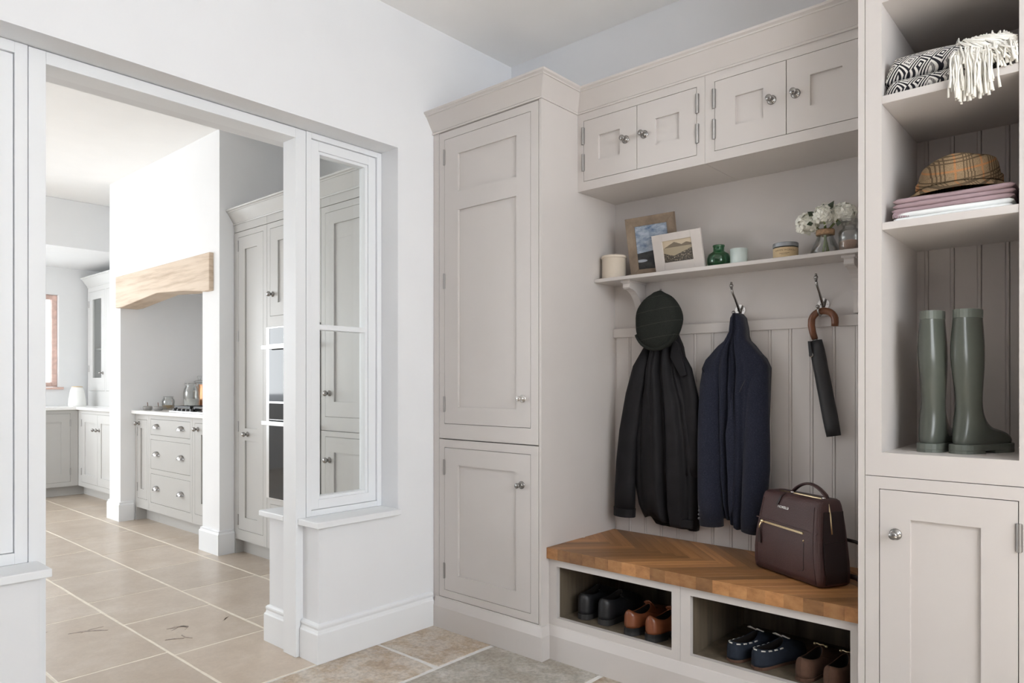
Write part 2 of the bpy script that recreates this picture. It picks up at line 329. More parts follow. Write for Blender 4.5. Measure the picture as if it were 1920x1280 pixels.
def thing(name, label, cat, loc=(0, 0, 0), rz=0.0, group=None, kind=None):
    o = bpy.data.objects.new(name, None); C.objects.link(o); o.empty_display_size = 0.05
    o.location = loc; o.rotation_euler = (0, 0, rz)
    if rz == 0: ORG[o.name] = Vector(loc)
    return tag(o, label, cat, group, kind)
def put(name, mesh, parent, loc, rot=(0, 0, 0), label=None):    # shared mesh at a world point under an unrotated thing
    o = bpy.data.objects.new(name, mesh); C.objects.link(o); o.parent = parent
    o.location = Vector(loc) - ORG.get(root_of(parent).name, Vector((0, 0, 0))); o.rotation_euler = rot
    if label: o['label'] = label
    return o
def shared(geo, name, mat, smooth=True):
    me = geo.mesh(name, smooth); me.materials.append(M[mat]); return me
def struct(name, geo, mat, label, cat, **k):
    return tag(obj(name, geo, mat, **k), label, cat, kind='structure')

# ------------------------------------------------------------------ setting
WX, KX = -2.475, -2.86          # hall and kitchen faces of the partition wall
CEIL, KCEIL = 2.812, 2.82
YB, YK = 2.79, 2.95             # hall back wall, kitchen back wall
REAR = -2.6; RIGHT = 1.9; FAR = -8.65
XR = -1.8184; CUPX = -0.6106
m = MB(); m.box(KX, WX, REAR, YB, 2.193, CEIL+0.15).box(-2.70, WX, 2.022, YB, 0, 2.193).box(KX, -2.70, 2.292, YB, 0, 2.193).box(KX, -2.70, 2.022, 2.292, 0, 0.548).box(KX, WX, 1.6134, 2.022, 0, 0.548)
m.box(KX, WX, 0.246, 0.6429, 0, 0.548).box(KX, WX, REAR, 0.246, 0, 2.193)
struct('wall_left', m, 'wall', 'white partition wall with the wide doorway to the kitchen', 'wall')
struct('wall_back', MB().box(KX, RIGHT+0.2, YB, YB+0.15, 0, CEIL), 'wall', 'white wall above and behind the fitted coat cabinets', 'wall')
m = MB().box(KX, RIGHT+0.2, REAR-0.2, REAR, 0, CEIL)
struct('wall_front', m, 'plum', 'muted mauve grey hall wall facing the coats', 'wall')
m = MB().box(RIGHT, RIGHT+0.2, REAR, YB, 0, 1.2).box(RIGHT, RIGHT+0.2, REAR, YB, 2.65, CEIL).box(RIGHT, RIGHT+0.2, REAR, -0.6, 1.2, 2.65).box(RIGHT, RIGHT+0.2, 1.6, YB, 1.2, 2.65)
struct('wall_right', m, 'wall', 'white hall wall with a window opposite the doorway', 'wall')
struct('ceiling', MB().box(WX, RIGHT, REAR, YB, CEIL, CEIL+0.15), 'ceiling', 'flat white ceiling of the hall', 'ceiling')
struct('ceiling', MB().box(FAR, KX, REAR, YK, KCEIL, KCEIL+0.15), 'ceiling', 'flat white ceiling of the kitchen', 'ceiling')
struct('wall_kitchen_back', MB().box(FAR-0.2, KX, YK, YK+0.15, 0, KCEIL), 'kwall', 'white kitchen wall behind the tall cabinets', 'wall')
m = MB().box(FAR-0.2, KX, REAR-0.2, REAR, 0, 0.9).box(FAR-0.2, KX, REAR-0.2, REAR, 2.35, KCEIL).box(FAR-0.2, -8.2, REAR-0.2, REAR, 0.9, 2.35).box(-5.3, KX, REAR-0.2, REAR, 0.9, 2.35)
struct('wall_kitchen_front', m, 'kwall', 'white kitchen wall with a long window opposite the hob', 'wall')
m = MB().box(FAR-0.2, FAR, REAR, YK, 0, 0.9).box(FAR-0.2, FAR, REAR, YK, 2.35, KCEIL).box(FAR-0.2, FAR, REAR, -0.75, 0.9, 2.35).box(FAR-0.2, FAR, 1.15, 1.75, 0.9, 2.35).box(FAR-0.2, FAR, 2.42, YK, 0.9, 2.35).box(FAR-0.2, FAR, 1.75, 2.42, 0.9, 1.10).box(FAR-0.2, FAR, 1.75, 2.42, 2.09, 2.35)
struct('wall_kitchen_end', m, 'kwall', 'white end wall of the kitchen with a small wooden window', 'wall')
struct('trim_1', MB().box(FAR, -7.3, REAR, YK, 2.385, KCEIL-0.002), 'kwall', 'lowered white ceiling bulkhead at the far end of kitchen', 'bulkhead')
# chimney breast with the hob recess
PF = 2.195
m = MB().box(-6.50, -4.53, PF, YK, 1.93, KCEIL).box(-6.50, -6.26, PF, YK, 0, 1.93).box(-4.775, -4.53, PF, YK, 0, 1.93).box(-6.26, -4.775, YK-0.02, YK, 0, 1.93)
struct('wall_chimney', m, 'kwall', 'white chimney breast with the hob recess between two piers', 'chimney breast')

# floors: grout bed plus single stones
def tile_mesh(x0, x1, y0, y1, z0, z1, j, n=7):
    pts = []
    for k in range(n): pts.append((x0+(x1-x0)*k/n, y0))
    for k in range(n): pts.append((x1, y0+(y1-y0)*k/n))
    for k in range(n): pts.append((x1-(x1-x0)*k/n, y1))
    for k in range(n): pts.append((x0, y1-(y1-y0)*k/n))
    cx, cy = (x0+x1)/2, (y0+y1)/2
    pts = [(cx+(x-cx)*(1-random.random()*j/abs(x1-x0)*2)-cx, cy+(y-cy)*(1-random.random()*j/abs(y1-y0)*2)-cy) for x, y in pts]
    return MB().prism(pts, 'z', z0, z1), (cx, cy, 0)
def lay(floor, rects, mats, gap, j, zt):
    for i, (x0, x1, y0, y1) in enumerate(rects):
        g, c = tile_mesh(x0+gap/2, x1-gap/2, y0+gap/2, y1-gap/2, -0.02, zt+random.uniform(-0.0006, 0.0006), j)
        o = obj('tile', g, mats(i, x0, y0), floor, bevel=0.003 if gap > 0.009 else 0.0015, world=False); o.location = c
fl = struct('floor', MB().box(-2.47, RIGHT, REAR, YB, -0.06, -0.003), 'grout', 'tumbled limestone flagstone floor of the hall', 'floor')
cols = [-2.47, -2.08, -1.547, -1.02, -0.50, 0.05, 0.60, 1.15, 1.9]
rects = []
first = {0: [2.79, 1.902, 1.28, 0.72], 1: [2.79, 1.52, 0.95, 0.5], 2: [2.79, 2.0, 1.4, 0.9]}
for ci in range(8):
    ys = first.get(ci, [2.79, 2.1-0.17*(ci % 3), 1.5])[:]
    while ys[-1] > REAR: ys.append(ys[-1]-random.choice((0.55, 0.7, 0.62)))
    ys[-1] = REAR
    for a, b in zip(ys, ys[1:]):
        if a-b > 0.05: rects.append((cols[ci], cols[ci+1], b, a))
lay(fl, rects, lambda i, x, y: 'flag_grey' if (-2.1 < x < -1.6 or i % 3 == 1) and x > -2.2 else 'flag', 0.015, 0.006, 0.0)
kf = struct('floor', MB().box(FAR, -2.47, REAR, YK, -0.06, -0.0010), 'kgrout', 'honed beige limestone floor of the kitchen', 'floor')
rows = [2.95, 2.54, 2.11, 1.675, 1.258, 0.848, 0.43, 0.0, -0.5, -1.0, -1.6, -2.6]
known = {3: [-2.47, -3.0, -3.555, -4.04, -4.66, -5.32, -5.95, -6.6, -7.3], 4: [-2.47, -3.054, -3.827, -4.306, -5.01, -5.99, -6.7, -7.4], 5: [-2.47, -2.86, -3.435, -4.197, -4.8, -5.4, -6.1], 2: [-2.47, -3.2, -3.9, -4.5, -5.1, -5.8, -6.61, -7.2]}
rects = []
for ri in range(len(rows)-1):
    xs = known.get(ri, [-2.47, -2.9-random.random()*0.3])[:]
    while xs[-1] > FAR: xs.append(xs[-1]-random.choice((0.6, 0.75, 0.68)))
    xs[-1] = FAR
    for a, b in zip(xs, xs[1:]): 
        if a-b > 0.03: rects.append((b, a, rows[ri+1], rows[ri]))
lay(kf, rects, lambda i, x, y: 'kflag', 0.008, 0.003, 0.0)
# fossil veins in two of the kitchen stones
def vein(pts, wd):
    g = MB(); top = []; bot = []; mx_ = sum(q[0] for q in pts)/len(pts); my_ = sum(q[1] for q in pts)/len(pts); pts = [(mx_+(q[0]-mx_)*0.8, my_+(q[1]-my_)*0.8) for q in pts]; wd *= 0.75
    for i, (x, y) in enumerate(pts):
        w_ = wd*(0.35+0.65*math.sin(PI*(i+0.5)/len(pts)))*random.uniform(0.7, 1.3); top.append((x-w_*0.5, y+w_*0.6)); bot.append((x+w_*0.4, y-w_*0.5))
    g.prism(top+bot[::-1], 'z', 0.0002, 0.0011); return g
M['vein'] = plain('fossil_vein', (0.33, 0.265, 0.225), 0.4, var=0.3, nscale=60)
for pts, wd in [(((-3.26, 1.42), (-3.29, 1.45), (-3.33, 1.44), (-3.36, 1.40)), 0.012), (((-3.30, 1.46), (-3.33, 1.43), (-3.35, 1.36)), 0.010), (((-3.33, 1.42), (-3.30, 1.37)), 0.012),
                (((-3.16, 1.38), (-3.19, 1.34), (-3.21, 1.30)), 0.013), (((-3.13, 1.40), (-3.18, 1.38), (-3.22, 1.38)), 0.009), (((-3.62, 1.03), (-3.60, 1.10), (-3.56, 1.16), (-3.52, 1.20)), 0.014),
                (((-3.58, 1.08), (-3.60, 1.13), (-3.60, 1.20)), 0.010), (((-3.78, 0.90), (-3.72, 0.96), (-3.70, 1.0)), 0.010), (((-3.26, 1.60), (-3.29, 1.62), (-3.30, 1.645)), 0.010)]:
    obj('fossil_mark', vein(pts, wd), 'vein', kf)

# skirtings
SK = [(0, 0), (0.018, 0), (0.018, 0.118), (0.016, 0.122), (0.013, 0.124), (0.010, 0.134), (0.013, 0.144), (0.012, 0.150), (0.006, 0.156), (0, 0.158)]
g = MB().sweep(SK, lambda o: [(-2.59, 1.6134-o), (WX+o, 1.6134-o), (WX+o, 2.2215)])
struct('baseboard_left', g, 'white', 'white moulded skirting below the side window sill', 'skirting')
g = MB().sweep(SK, lambda o: [(KX-o, 2.29), (KX-o, 1.6134-o), (-2.69, 1.6134-o)])
struct('baseboard_kitchen', g, 'white', 'white skirting on the kitchen side of the partition', 'skirting')
g = MB().sweep(SK, lambda o: [(WX+o, REAR), (WX+o, 0.6429+o), (-2.59, 0.6429+o)])
struct('baseboard_front', g, 'white', 'white moulded skirting below the sill at the near side of the doorway', 'skirting')
SP = [(0, 0), (0.018, 0), (0.018, 0.135), (0.010, 0.146), (0.012, 0.155), (0, 0.160)]
for a, b, nm in ((-6.50, -6.26, 'far pier left of the hob drawers'), (-4.775, -4.53, 'near pier beside the tall larder')):
    g = MB().sweep(SP, lambda o: [(a-o, YK), (a-o, PF-o), (b+o, PF-o), (b+o, 2.292)])
    struct('baseboard_chimney', g, 'white', 'white skirting wrapped around the ' + nm, 'skirting')
PL = [(0, 0), (0.017, 0), (0.017, 0.098), (0.004, 0.135), (0, 0.137)]
g = MB().sweep(PL, lambda o: [(WX+0.019, 2.235-o), (XR+o, 2.235-o), (XR+o, 2.285-o), (CUPX, 2.285-o)])
struct('baseboard_back', g, 'paint', 'mushroom grey bevelled plinth along tall cupboard and bench', 'plinth')

# cornice over the hall cabinets (mitred) and over the kitchen tall units
def crown(z0, h):
    return [(0, z0), (0.006, z0), (0.008, z0+0.006), (0.004, z0+0.010), (0.010, z0+0.020), (0.045, z0+h*0.80), (0.049, z0+h*0.80), (0.050, z0+h*0.86), (0.058, z0+h*0.92), (0.060, z0+h), (0, z0+h)]
g = MB().sweep(crown(2.303, 0.093), lambda o: [(WX, 2.235-o), (XR+o, 2.235-o), (XR+o, 2.486-o), (CUPX, 2.486-o)])
struct('trim_2', g, 'paint', 'mushroom grey flared cornice running round the hall cabinets', 'cornice')
g = MB().sweep(crown(2.195, 0.095), lambda o: [(-4.528-o*0.99, YK-0.3), (-4.528-o*0.99, 2.295-o), (KX, 2.295-o)])
struct('trim_3', g, 'kpaint', 'grey flared cornice on top of the kitchen tall units', 'cornice')

# doorway frame and the two internal side windows
d = thing('door_1', 'white painted frame of the open doorway to the kitchen', 'doorway', (-2.64, 1.14, 0), kind='structure')
FX0, FX1 = -2.69, -2.593
obj('jamb', MB().box(FX0, FX1, 1.58, 1.6275, 0, 2.19), 'white', d, bevel=0.0015)
obj('jamb', MB().box(FX0, FX1, 0.6425, 0.690, 0, 2.19), 'white', d, bevel=0.0015)
obj('head', MB().box(FX0, FX1, 0.6902, 1.5798, 2.150, 2.19), 'white', d, bevel=0.0015)
def side_window(name, label, y0, y1, sill_y, fw=0.024, sw=0.040):
    wn = thing(name, label, 'window', (-2.64, (y0+y1)/2, 0.573), kind='structure')
    z0, z1 = 0.573, 2.191; sgn = 1
    def ring(a, b, c, e, xf, xb, wd):
        return MB().box(xb, xf, a, a+wd, c, e).box(xb, xf, b-wd, b, c, e).box(xb, xf, a+wd, b-wd, c, c+wd).box(xb, xf, a+wd, b-wd, e-wd, e)
    obj('frame', ring(y0, y1, z0, z1, -2.592, -2.69, fw), 'white', wn, bevel=0.0012)
    a, b, c, e = y0+fw+0.0015, y1-fw-0.0015, z0+fw+0.0015, z1-fw-0.0015
    sash = obj('sash', ring(a, b, c, e, -2.602, -2.67, sw), 'white', wn, bevel=0.0012)
    a, b, c, e = a+sw, b-sw, c+sw, e-sw
    obj('bead', ring(a-0.001, b+0.001, c-0.001, e+0.001, -2.612, -2.655, 0.013), 'white', sash, bevel=0.001)
    a, b, c, e = a+0.0115, b-0.0115, c+0.0115, e-0.0115
    obj('glazing_bar', MB().box(-2.655, -2.612, a-0.001, b+0.001, 1.364, 1.386), 'white', sash, bevel=0.001)
    obj('pane', MB().box(-2.643, -2.639, a-0.001, b+0.001, c-0.001, 1.365), 'pane', sash)
    obj('pane', MB().box(-2.643, -2.639, a-0.001, b+0.001, 1.385, e+0.001), 'pane', sash)
    obj('sill', MB().box(-2.593, -2.448, sill_y[0], sill_y[1], 0.548, 0.573), 'white', wn, bevel=0.0025)
    obj('sill', MB().box(-2.905, -2.70, sill_y[2], sill_y[3], 0.548, 0.573), 'white', wn, bevel=0.004)
    return wn
side_window('window_1', 'tall narrow internal window right of the kitchen doorway', 1.6295, 2.021, (1.588, 2.021, 1.585, 2.29))
side_window('window_2', 'internal window at the near side of the doorway, cut off by the frame', 0.247, 0.6405, (0.247, 0.668, 0.247, 0.671), 0.0345, 0.050)
# the little wooden window at the far end of the kitchen
wn = thing('window_3', 'small reddish wooden window at the far end of the kitchen', 'window', (FAR-0.08, 2.085, 1.10), kind='structure')
fr = obj('frame', MB().box(FAR-0.12, FAR-0.05, 1.752, 1.80, 1.102, 2.088).box(FAR-0.12, FAR-0.05, 2.37, 2.418, 1.102, 2.088).box(FAR-0.12, FAR-0.05, 1.80, 2.37, 1.102, 1.15).box(FAR-0.12, FAR-0.05, 1.80, 2.37, 2.04, 2.088), 'redwood', wn, bevel=0.004)
obj('glazing_bar', MB().box(FAR-0.105, FAR-0.065, 2.07, 2.10, 1.15, 2.04), 'redwood', fr)
obj('pane', MB().box(FAR-0.09, FAR-0.085, 1.80, 2.07, 1.15, 2.04), 'pane', fr); obj('pane', MB().box(FAR-0.09, FAR-0.085, 2.10, 2.37, 1.15, 2.04), 'pane', fr)
obj('sill', MB().box(FAR-0.05, FAR+0.03, 1.72, 2.46, 1.075, 1.10), 'redwood', wn, bevel=0.004)

# ------------------------------------------------------------------ cabinet hardware and doors
knob_me = shared(MB().lathe([(0, 0), (0.0165, 0), (0.0165, 0.0025), (0.012, 0.0045), (0.007, 0.007), (0.0060, 0.018), (0.0085, 0.0225), (0.0112, 0.026), (0.0115, 0.033), (0.0100, 0.0355), (0, 0.0362)], n=20, axis='y'), 'knob', 'pewter')
knobn_me = shared(MB().lathe([(0, 0), (0.0165, 0), (0.0165, 0.0025), (0.012, 0.0045), (0.007, 0.007), (0.0060, 0.018), (0.0085, 0.0225), (0.0112, 0.026), (0.0115, 0.033), (0.0100, 0.0355), (0, 0.0362)], n=20, axis='y'), 'knob', 'nickel')
kknob_me = shared(MB().lathe([(0, 0), (0.017, 0), (0.017, 0.003), (0.009, 0.006), (0.0065, 0.014), (0.012, 0.020), (0.0165, 0.028), (0.015, 0.036), (0.008, 0.041), (0, 0.042)], n=18, axis='y'), 'knob', 'pewter')
def cup():
    g = MB(); rings = []
    for i in range(9):
        a = PI*i/8; rings.append([(-0.045*math.cos(a), -0.034*math.sin(a)*math.cos(p)-0.001, 0.036*math.sin(p)*max(0.06, math.sin(a))**0.6-0.008) for p in [PI/2*k/6 for k in range(7)]])
    g.loft(rings, cap=False, closed=False); return g
cup_me = shared(cup(), 'cup_handle', 'pewter')
hinge_me = shared(MB().lathe([(0.0045, -0.036), (0.0045, 0.036)], n=10).box(-0.006, 0.006, 0.001, 0.004, -0.034, 0.034), 'hinge', 'hinge', False)
hingeU_me = shared(MB().lathe([(0.006, -0.037), (0.006, 0.037)], n=10).box(-0.008, 0.008, 0.001, 0.004, -0.036, 0.036), 'hinge', 'hinge', False)
def shaker(parent, x0, x1, z0, z1, yf, panels, mat='paint', th=0.022, knob=None, kmesh=None, hinges=(), hmesh=None, glass=False, name='door'):
    px0 = panels[0][0]; px1 = panels[0][1]
    g = MB().box(x0, px0, yf, yf+th, z0, z1).box(px1, x1, yf, yf+th, z0, z1)
    zs = sorted([(p[2], p[3]) for p in panels]); last = z0
    for a, b in zs: g.box(px0, px1, yf, yf+th, last, a); last = b
    g.box(px0, px1, yf, yf+th, last, z1)
    dr = obj(name, g, mat, parent)
    for p in panels:
        obj('pane' if glass else 'panel', MB().box(p[0]-0.004, p[1]+0.004, yf+(0.010 if not glass else 0.012), yf+(0.017 if not glass else 0.016), p[2]-0.004, p[3]+0.004), 'pane' if glass else mat, dr)
    for k in (knob if isinstance(knob, list) else [knob] if knob else []): put('knob', kmesh or knob_me, dr, (k[0], yf, k[1]))
    for hx, hz in hinges: put('hinge', hmesh or hinge_me, dr, (hx, yf-0.003, hz))
    return dr
def frame_ring(x0, x1, z0, z1, ix0, ix1, iz0, iz1, yf, th=0.022):
    return MB().box(x0, ix0, yf, yf+th, z0, z1).box(ix1, x1, yf, yf+th, z0, z1).box(ix0, ix1, yf, yf+th, z0, iz0).box(ix0, ix1, yf, yf+th, iz1, z1)
G = 0.0021
# ---- tall cupboard by the left wall
YC = 2.235
t = thing('tall_cupboard', 'tall mushroom grey cupboard with two panelled doors beside the white wall', 'cupboard', (-2.14, 2.5, 0))
obj('carcass', MB().box(WX+0.002, XR, YC+0.026, YB-0.002, 0.0, 2.396), 'paint', t)
obj('fascia', MB().box(WX+0.002, -2.4352, YC, YC+0.026, 0, 2.396).box(-1.8308, XR, YC, YC+0.026, 0, 2.396).box(-2.4352, -1.8308, YC, YC+0.026, 2.3025, 2.396).box(-2.4352, -1.8308, YC, YC+0.026, 0, 0.1405), 'paint', t)
obj('face_frame', frame_ring(-2.4325, -1.8338, 0.8795, 2.2990, -2.3985, -1.8748, 0.9470, 2.2650, YC), 'paint', t)
obj('face_frame', frame_ring(-2.4325, -1.8338, 0.1435, 0.8745, -2.3985, -1.8748, 0.1765, 0.8385, YC), 'paint', t)
hx = -2.3985
shaker(t, -2.3985+G, -1.8748-G, 0.9470+G, 2.2650-G, YC, [(-2.3085, -1.955, 1.026, 1.927), (-2.3085, -1.955, 2.010, 2.184)], knob=(-1.919, 1.070), kmesh=knobn_me, hinges=[(hx, 2.183), (hx, 1.608), (hx, 1.038)])
shaker(t, -2.3985+G, -1.8748-G, 0.1765+G, 0.8385-G, YC, [(-2.3085, -1.957, 0.2535, 0.7595)], knob=(-1.925, 0.707), hinges=[(hx, 0.746), (hx, 0.266)])
# ---- wall cupboards above the bench
YU = 2.486
def wall_unit(label, x0, x1, doors):
    u = thing('wall_cupboard', label, 'cupboard', ((x0+x1)/2, 2.64, 1.969), group='wall cupboards over the bench')
    obj('carcass', MB().box(x0+0.0005, x1-0.0005, YU+0.022, YB-0.002, 1.969, 2.396), 'paint', u)
    a, b = doors[0][0]-G, doors[-1][1]+G
    obj('face_frame', frame_ring(x0+0.0005, x1-0.0005, 1.969, 2.396, a, b, 2.0075, 2.2705, YU), 'paint', u)
    for (dx0, dx1, p0, p1, kx, hx_) in doors:
        shaker(u, dx0, dx1, 2.0075+G, 2.2705-G, YU, [(p0, p1, 2.088, 2.194)], knob=(kx, 2.142), hinges=[(hx_, 2.205), (hx_, 2.090)] if hx_ else (), hmesh=hingeU_me)
wall_unit('small two-door wall cupboard next to the tall cupboard', XR, -1.2206, [(-1.7845, -1.5215, -1.7085, -1.6025, -1.5735, -1.7885), (-1.5185, -1.2565, -1.435, -1.330, -1.4851, -1.2525)])
wall_unit('small two-door wall cupboard above the white flowers', -1.2206, CUPX, [(-1.1805, -0.9155, -1.101, -0.9965, -0.9653, -1.1845), (-0.9125, -0.6505, -0.8325, -0.728, -0.8812, None)])
# ---- panelled back of the coat recess
p = thing('wall_panelling', 'mushroom grey beaded boarding with dado rail behind the coats', 'panelling', (-1.21, YB-0.01, 0.456))
obj('backing', MB().box(XR, CUPX, YB-0.008, YB-0.001, 0.40, 1.972), 'paint', p)
obj('dado_rail', MB().box(XR, CUPX, YB-0.026, YB-0.008, 1.346, 1.388), 'paint', p, bevel=0.003)
def bead_board(wd, h):
    pr = [(0.0004, 0.0012), (0.0016, 0.0), (wd-0.0128, 0.0), (wd-0.0122, 0.0026), (wd-0.0106, 0.0026), (wd-0.0094, -0.0006), (wd-0.0060, -0.0014), (wd-0.0026, -0.0004), (wd-0.0008, 0.0030), (wd-0.0004, 0.010), (0.0004, 0.010)]
    return pr
PIT = 0.0808; xs = -1.7315
k0 = -2
pr = bead_board(PIT, 1)
board_me = shared(MB().prism(pr, 'z', 0.4562, 1.346), 'board', 'paint', False)
x = xs - PIT + 0.007
put_list = []
while x < CUPX - 0.01:
    if x < XR:
        pr2 = [(XR-x, 0.0)] + pr[2:-1] + [(XR-x, 0.010)]; g = MB().prism(pr2, 'z', 0.4562, 1.346); me = shared(g, 'board', 'paint', False)
    elif x + PIT > CUPX:
        g = MB().box(0.0012, CUPX-x-0.001, 0, 0.010, 0.4562, 1.346); me = shared(g, 'board', 'paint', False)
    else: me = board_me
    put('board', me, p, (x, YB-0.018, 0)); x += PIT
# ---- ledge shelf with two brackets
s_ = thing('coat_shelf', 'long painted shelf on curved brackets above the coat hooks', 'shelf', (-1.21, 2.70, 1.5865))
SY = 2.6093; SZ = 1.602
obj('board', MB().box(XR+0.0005, CUPX-0.0005, SY, YB-0.009, 1.5865, SZ), 'paint', s_, bevel=0.002)
def bracket(x0, x1):
    yb, yf, zt, zb = YB-0.009, 2.640, 1.5865, 1.392
    pts = [(yf, zt), (yf, zt-0.010), (yf+0.006, zt-0.014), (yf+0.006, zt-0.030), (yf+0.012, zt-0.034)]
    for k in range(9):
        a = PI/2*k/8; pts.append((yf+0.014+(yb-0.022-yf-0.014)*math.sin(a), zt-0.036-(zt-0.036-zb-0.035)*(1-math.cos(a))))
    pts += [(yb-0.020, zb), (yb, zb), (yb, zt)]
    return MB().prism(pts, 'x', x0, x1).box(x0-0.006, x1+0.006, yf-0.004, yb, zt-0.009, zt-0.0002)
obj('bracket', bracket(-1.690, -1.655), 'paint', s_, bevel=0.0015); obj('bracket', bracket(-0.771, -0.736), 'paint', s_, bevel=0.0015)
# ---- bench: two open shoe units and the herringbone top
YN = 2.285
def bench_unit(label, x0, x1, ox0, ox1):
    u = thing('shoe_cubby', label, 'bench unit', ((x0+x1)/2, 2.53, 0), group='open shoe cubbies under the bench')
    obj('face_frame', frame_ring(x0+0.0006, x1-0.0006, 0.0, 0.4105, ox0, ox1, 0.168, 0.380, YN), 'paint', u)
    yb = 2.755
    obj('carcass', MB().box(x0+0.0006, ox0-0.008, YN+0.022, yb, 0, 0.4105).box(ox1+0.008, x1-0.0006, YN+0.022, yb, 0, 0.4105).box(ox0-0.008, ox1+0.008, YN+0.022, yb, 0.0, 0.150).box(ox0-0.008, ox1+0.008, YN+0.022, yb, 0.392, 0.4105).box(x0+0.0006, x1-0.0006, yb, yb+0.012, 0, 0.4105), 'paint', u)
    obj('lining', MB().box(ox0-0.008, ox1+0.008, YN+0.0225, yb, 0.150, 0.162).box(ox0-0.008, ox0-0.001, YN+0.0225, yb, 0.162, 0.392).box(ox1+0.001, ox1+0.008, YN+0.0225, yb, 0.162, 0.392).box(ox0-0.001, ox1+0.001, yb-0.006, yb, 0.162, 0.392).box(ox0-0.001, ox1+0.001, YN+0.0225, yb-0.006, 0.385, 0.392), 'oak_lining', u)
bench_unit('shoe cubby next to the tall cupboard, holding black and tan shoes', XR, -1.217, -1.7785, -1.252)
bench_unit('shoe cubby beside the boot cupboard, holding navy boat shoes', -1.217, CUPX, -1.179, -0.6464)
BT, BB, BY = 0.456, 0.4108, 2.268
bt = thing('bench_top', 'oiled hardwood bench top laid in herringbone blocks', 'bench top', ((XR+CUPX)/2, 2.53, BB))
PW = 0.0612/math.sqrt(2)
def clip(poly, f):
    out = []
    for i in range(len(poly)):
        a, b = poly[i], poly[(i+1) % len(poly)]; fa, fb = f(a), f(b)
        if fa >= 0: out.append(a)
        if (fa >= 0) != (fb >= 0): tt = fa/(fa-fb); out.append((a[0]+(b[0]-a[0])*tt, a[1]+(b[1]-a[1])*tt))
    return out
OX, OY = XR+0.012, 2.528; q2 = math.sqrt(0.5)
x0b, x1b, y0b, y1b = XR+0.001, CUPX-0.001, BY, YB-0.019
def pq(p_, q_): return (OX+(p_+q_)*q2, OY+(p_-q_)*q2)
def plank(poly, ang):
    for f in (lambda a: a[0]-x0b, lambda a: x1b-a[0], lambda a: a[1]-y0b, lambda a: y1b-a[1]):
        poly = clip(poly, f)
        if len(poly) < 3: return
    ar = abs(sum(poly[i][0]*poly[(i+1) % len(poly)][1]-poly[(i+1) % len(poly)][0]*poly[i][1] for i in range(len(poly))))/2
    if ar < 2e-4: return
    cx = sum(a[0] for a in poly)/len(poly); cy = sum(a[1] for a in poly)/len(poly)
    ca, sa = math.cos(-ang), math.sin(-ang)
    loc = [((a[0]-cx)*ca-(a[1]-cy)*sa, (a[0]-cx)*sa+(a[1]-cy)*ca) for a in poly]
    o = obj('plank', MB().prism(loc, 'z', 0, BT-BB+random.uniform(-0.0002, 0.0002)), 'iroko', bt, bevel=0.0007, world=False)
    o.location = Vector((cx, cy, BB))-ORG[bt.name]; o.rotation_euler = (0, 0, ang)
g_ = 0.00015
for k in range(-12, 36):
    a0, a1 = k*PW, (k+1)*PW
    plank([pq(a0-1.0, a0+g_), pq(a0-g_, a0+g_), pq(a0-g_, a1-g_), pq(a0-1.0, a1-g_)], PI/4)       # front planks
    plank([pq(a0+g_, a1-1.0), pq(a1-g_, a1-1.0), pq(a1-g_, a1-g_), pq(a0+g_, a1-g_)], -PI/4)     # back planks
# ---- tall boot cupboard on the right
c = thing('boot_cupboard', 'tall mushroom grey open cupboard with shelves above a panelled door', 'cupboard', (-0.38, 2.48, 0))
Y2, YE, XI, XJ, XE = 2.235, 2.684, -0.5473, -0.2222, -0.155
obj('side', MB().box(CUPX, -0.5925, Y2, YB-0.002, 0, CEIL-0.002), 'paint', c)
obj('side', MB().box(XJ+0.045, XE, Y2+0.001, YB-0.002, 0, CEIL-0.002), 'paint', c)
obj('face_frame', MB().box(-0.5908, XI, Y2, Y2+0.024, 0.8645, CEIL-0.002).box(XJ, XJ+0.0435, Y2, Y2+0.024, 0.8645, CEIL-0.002).box(XI, XJ, Y2, Y2+0.024, 0.8645, 0.932).box(XI, XJ, Y2, Y2+0.024, 2.236, CEIL-0.002), 'paint', c)
obj('face_frame', frame_ring(-0.5908, XJ+0.0435, 0.0, 0.8625, -0.5540, -0.2225, 0.150, 0.8275, Y2), 'paint', c)
obj('lining', MB().box(-0.5925, XI, Y2+0.024, YE+0.012, 0.0, CEIL-0.002).box(XJ, XJ+0.045, Y2+0.024, YE+0.012, 0.0, CEIL-0.002).box(XI, XJ, Y2+0.024, YE+0.012, 0.87, 0.932).box(XI, XJ, Y2+0.024, YE+0.012, 2.236, 2.262).box(XI, XJ, YE+0.006, YE+0.012, 0.0, 2.236), 'paint', c)
obj('shelf', MB().box(XI, XJ, Y2+0.002, YE, 1.943, 1.966), 'paint', c, bevel=0.0015)
obj('shelf', MB().box(XI, XJ, Y2+0.002, YE, 1.577, 1.599), 'paint', c, bevel=0.0015)
pr = [(a, b*1.0) for a, b in bead_board(0.0745, 1)]; bm2 = shared(MB().prism([(a, b-0.004) for a, b in pr], 'z', 0.932, 2.236), 'board', 'paint', False)
x = -0.5203+0.007-0.0745
while x < XJ:
    a0, a1 = max(x, XI), min(x+0.0745, XJ)
    if a0 > x+0.002 or a1 < x+0.0725:
        if a1-a0 > 0.01:
            pts = clip([(q[0]+x, q[1]-0.004) for q in pr], lambda a: a[0]-XI) ; pts = clip(pts, lambda a: XJ-a[0])
            me = shared(MB().prism([(q[0]-x, q[1]) for q in pts], 'z', 0.932, 2.236), 'board', 'paint', False); put('board', me, c, (x, YE, 0))
    else: put('board', bm2, c, (x, YE, 0))
    x += 0.0745
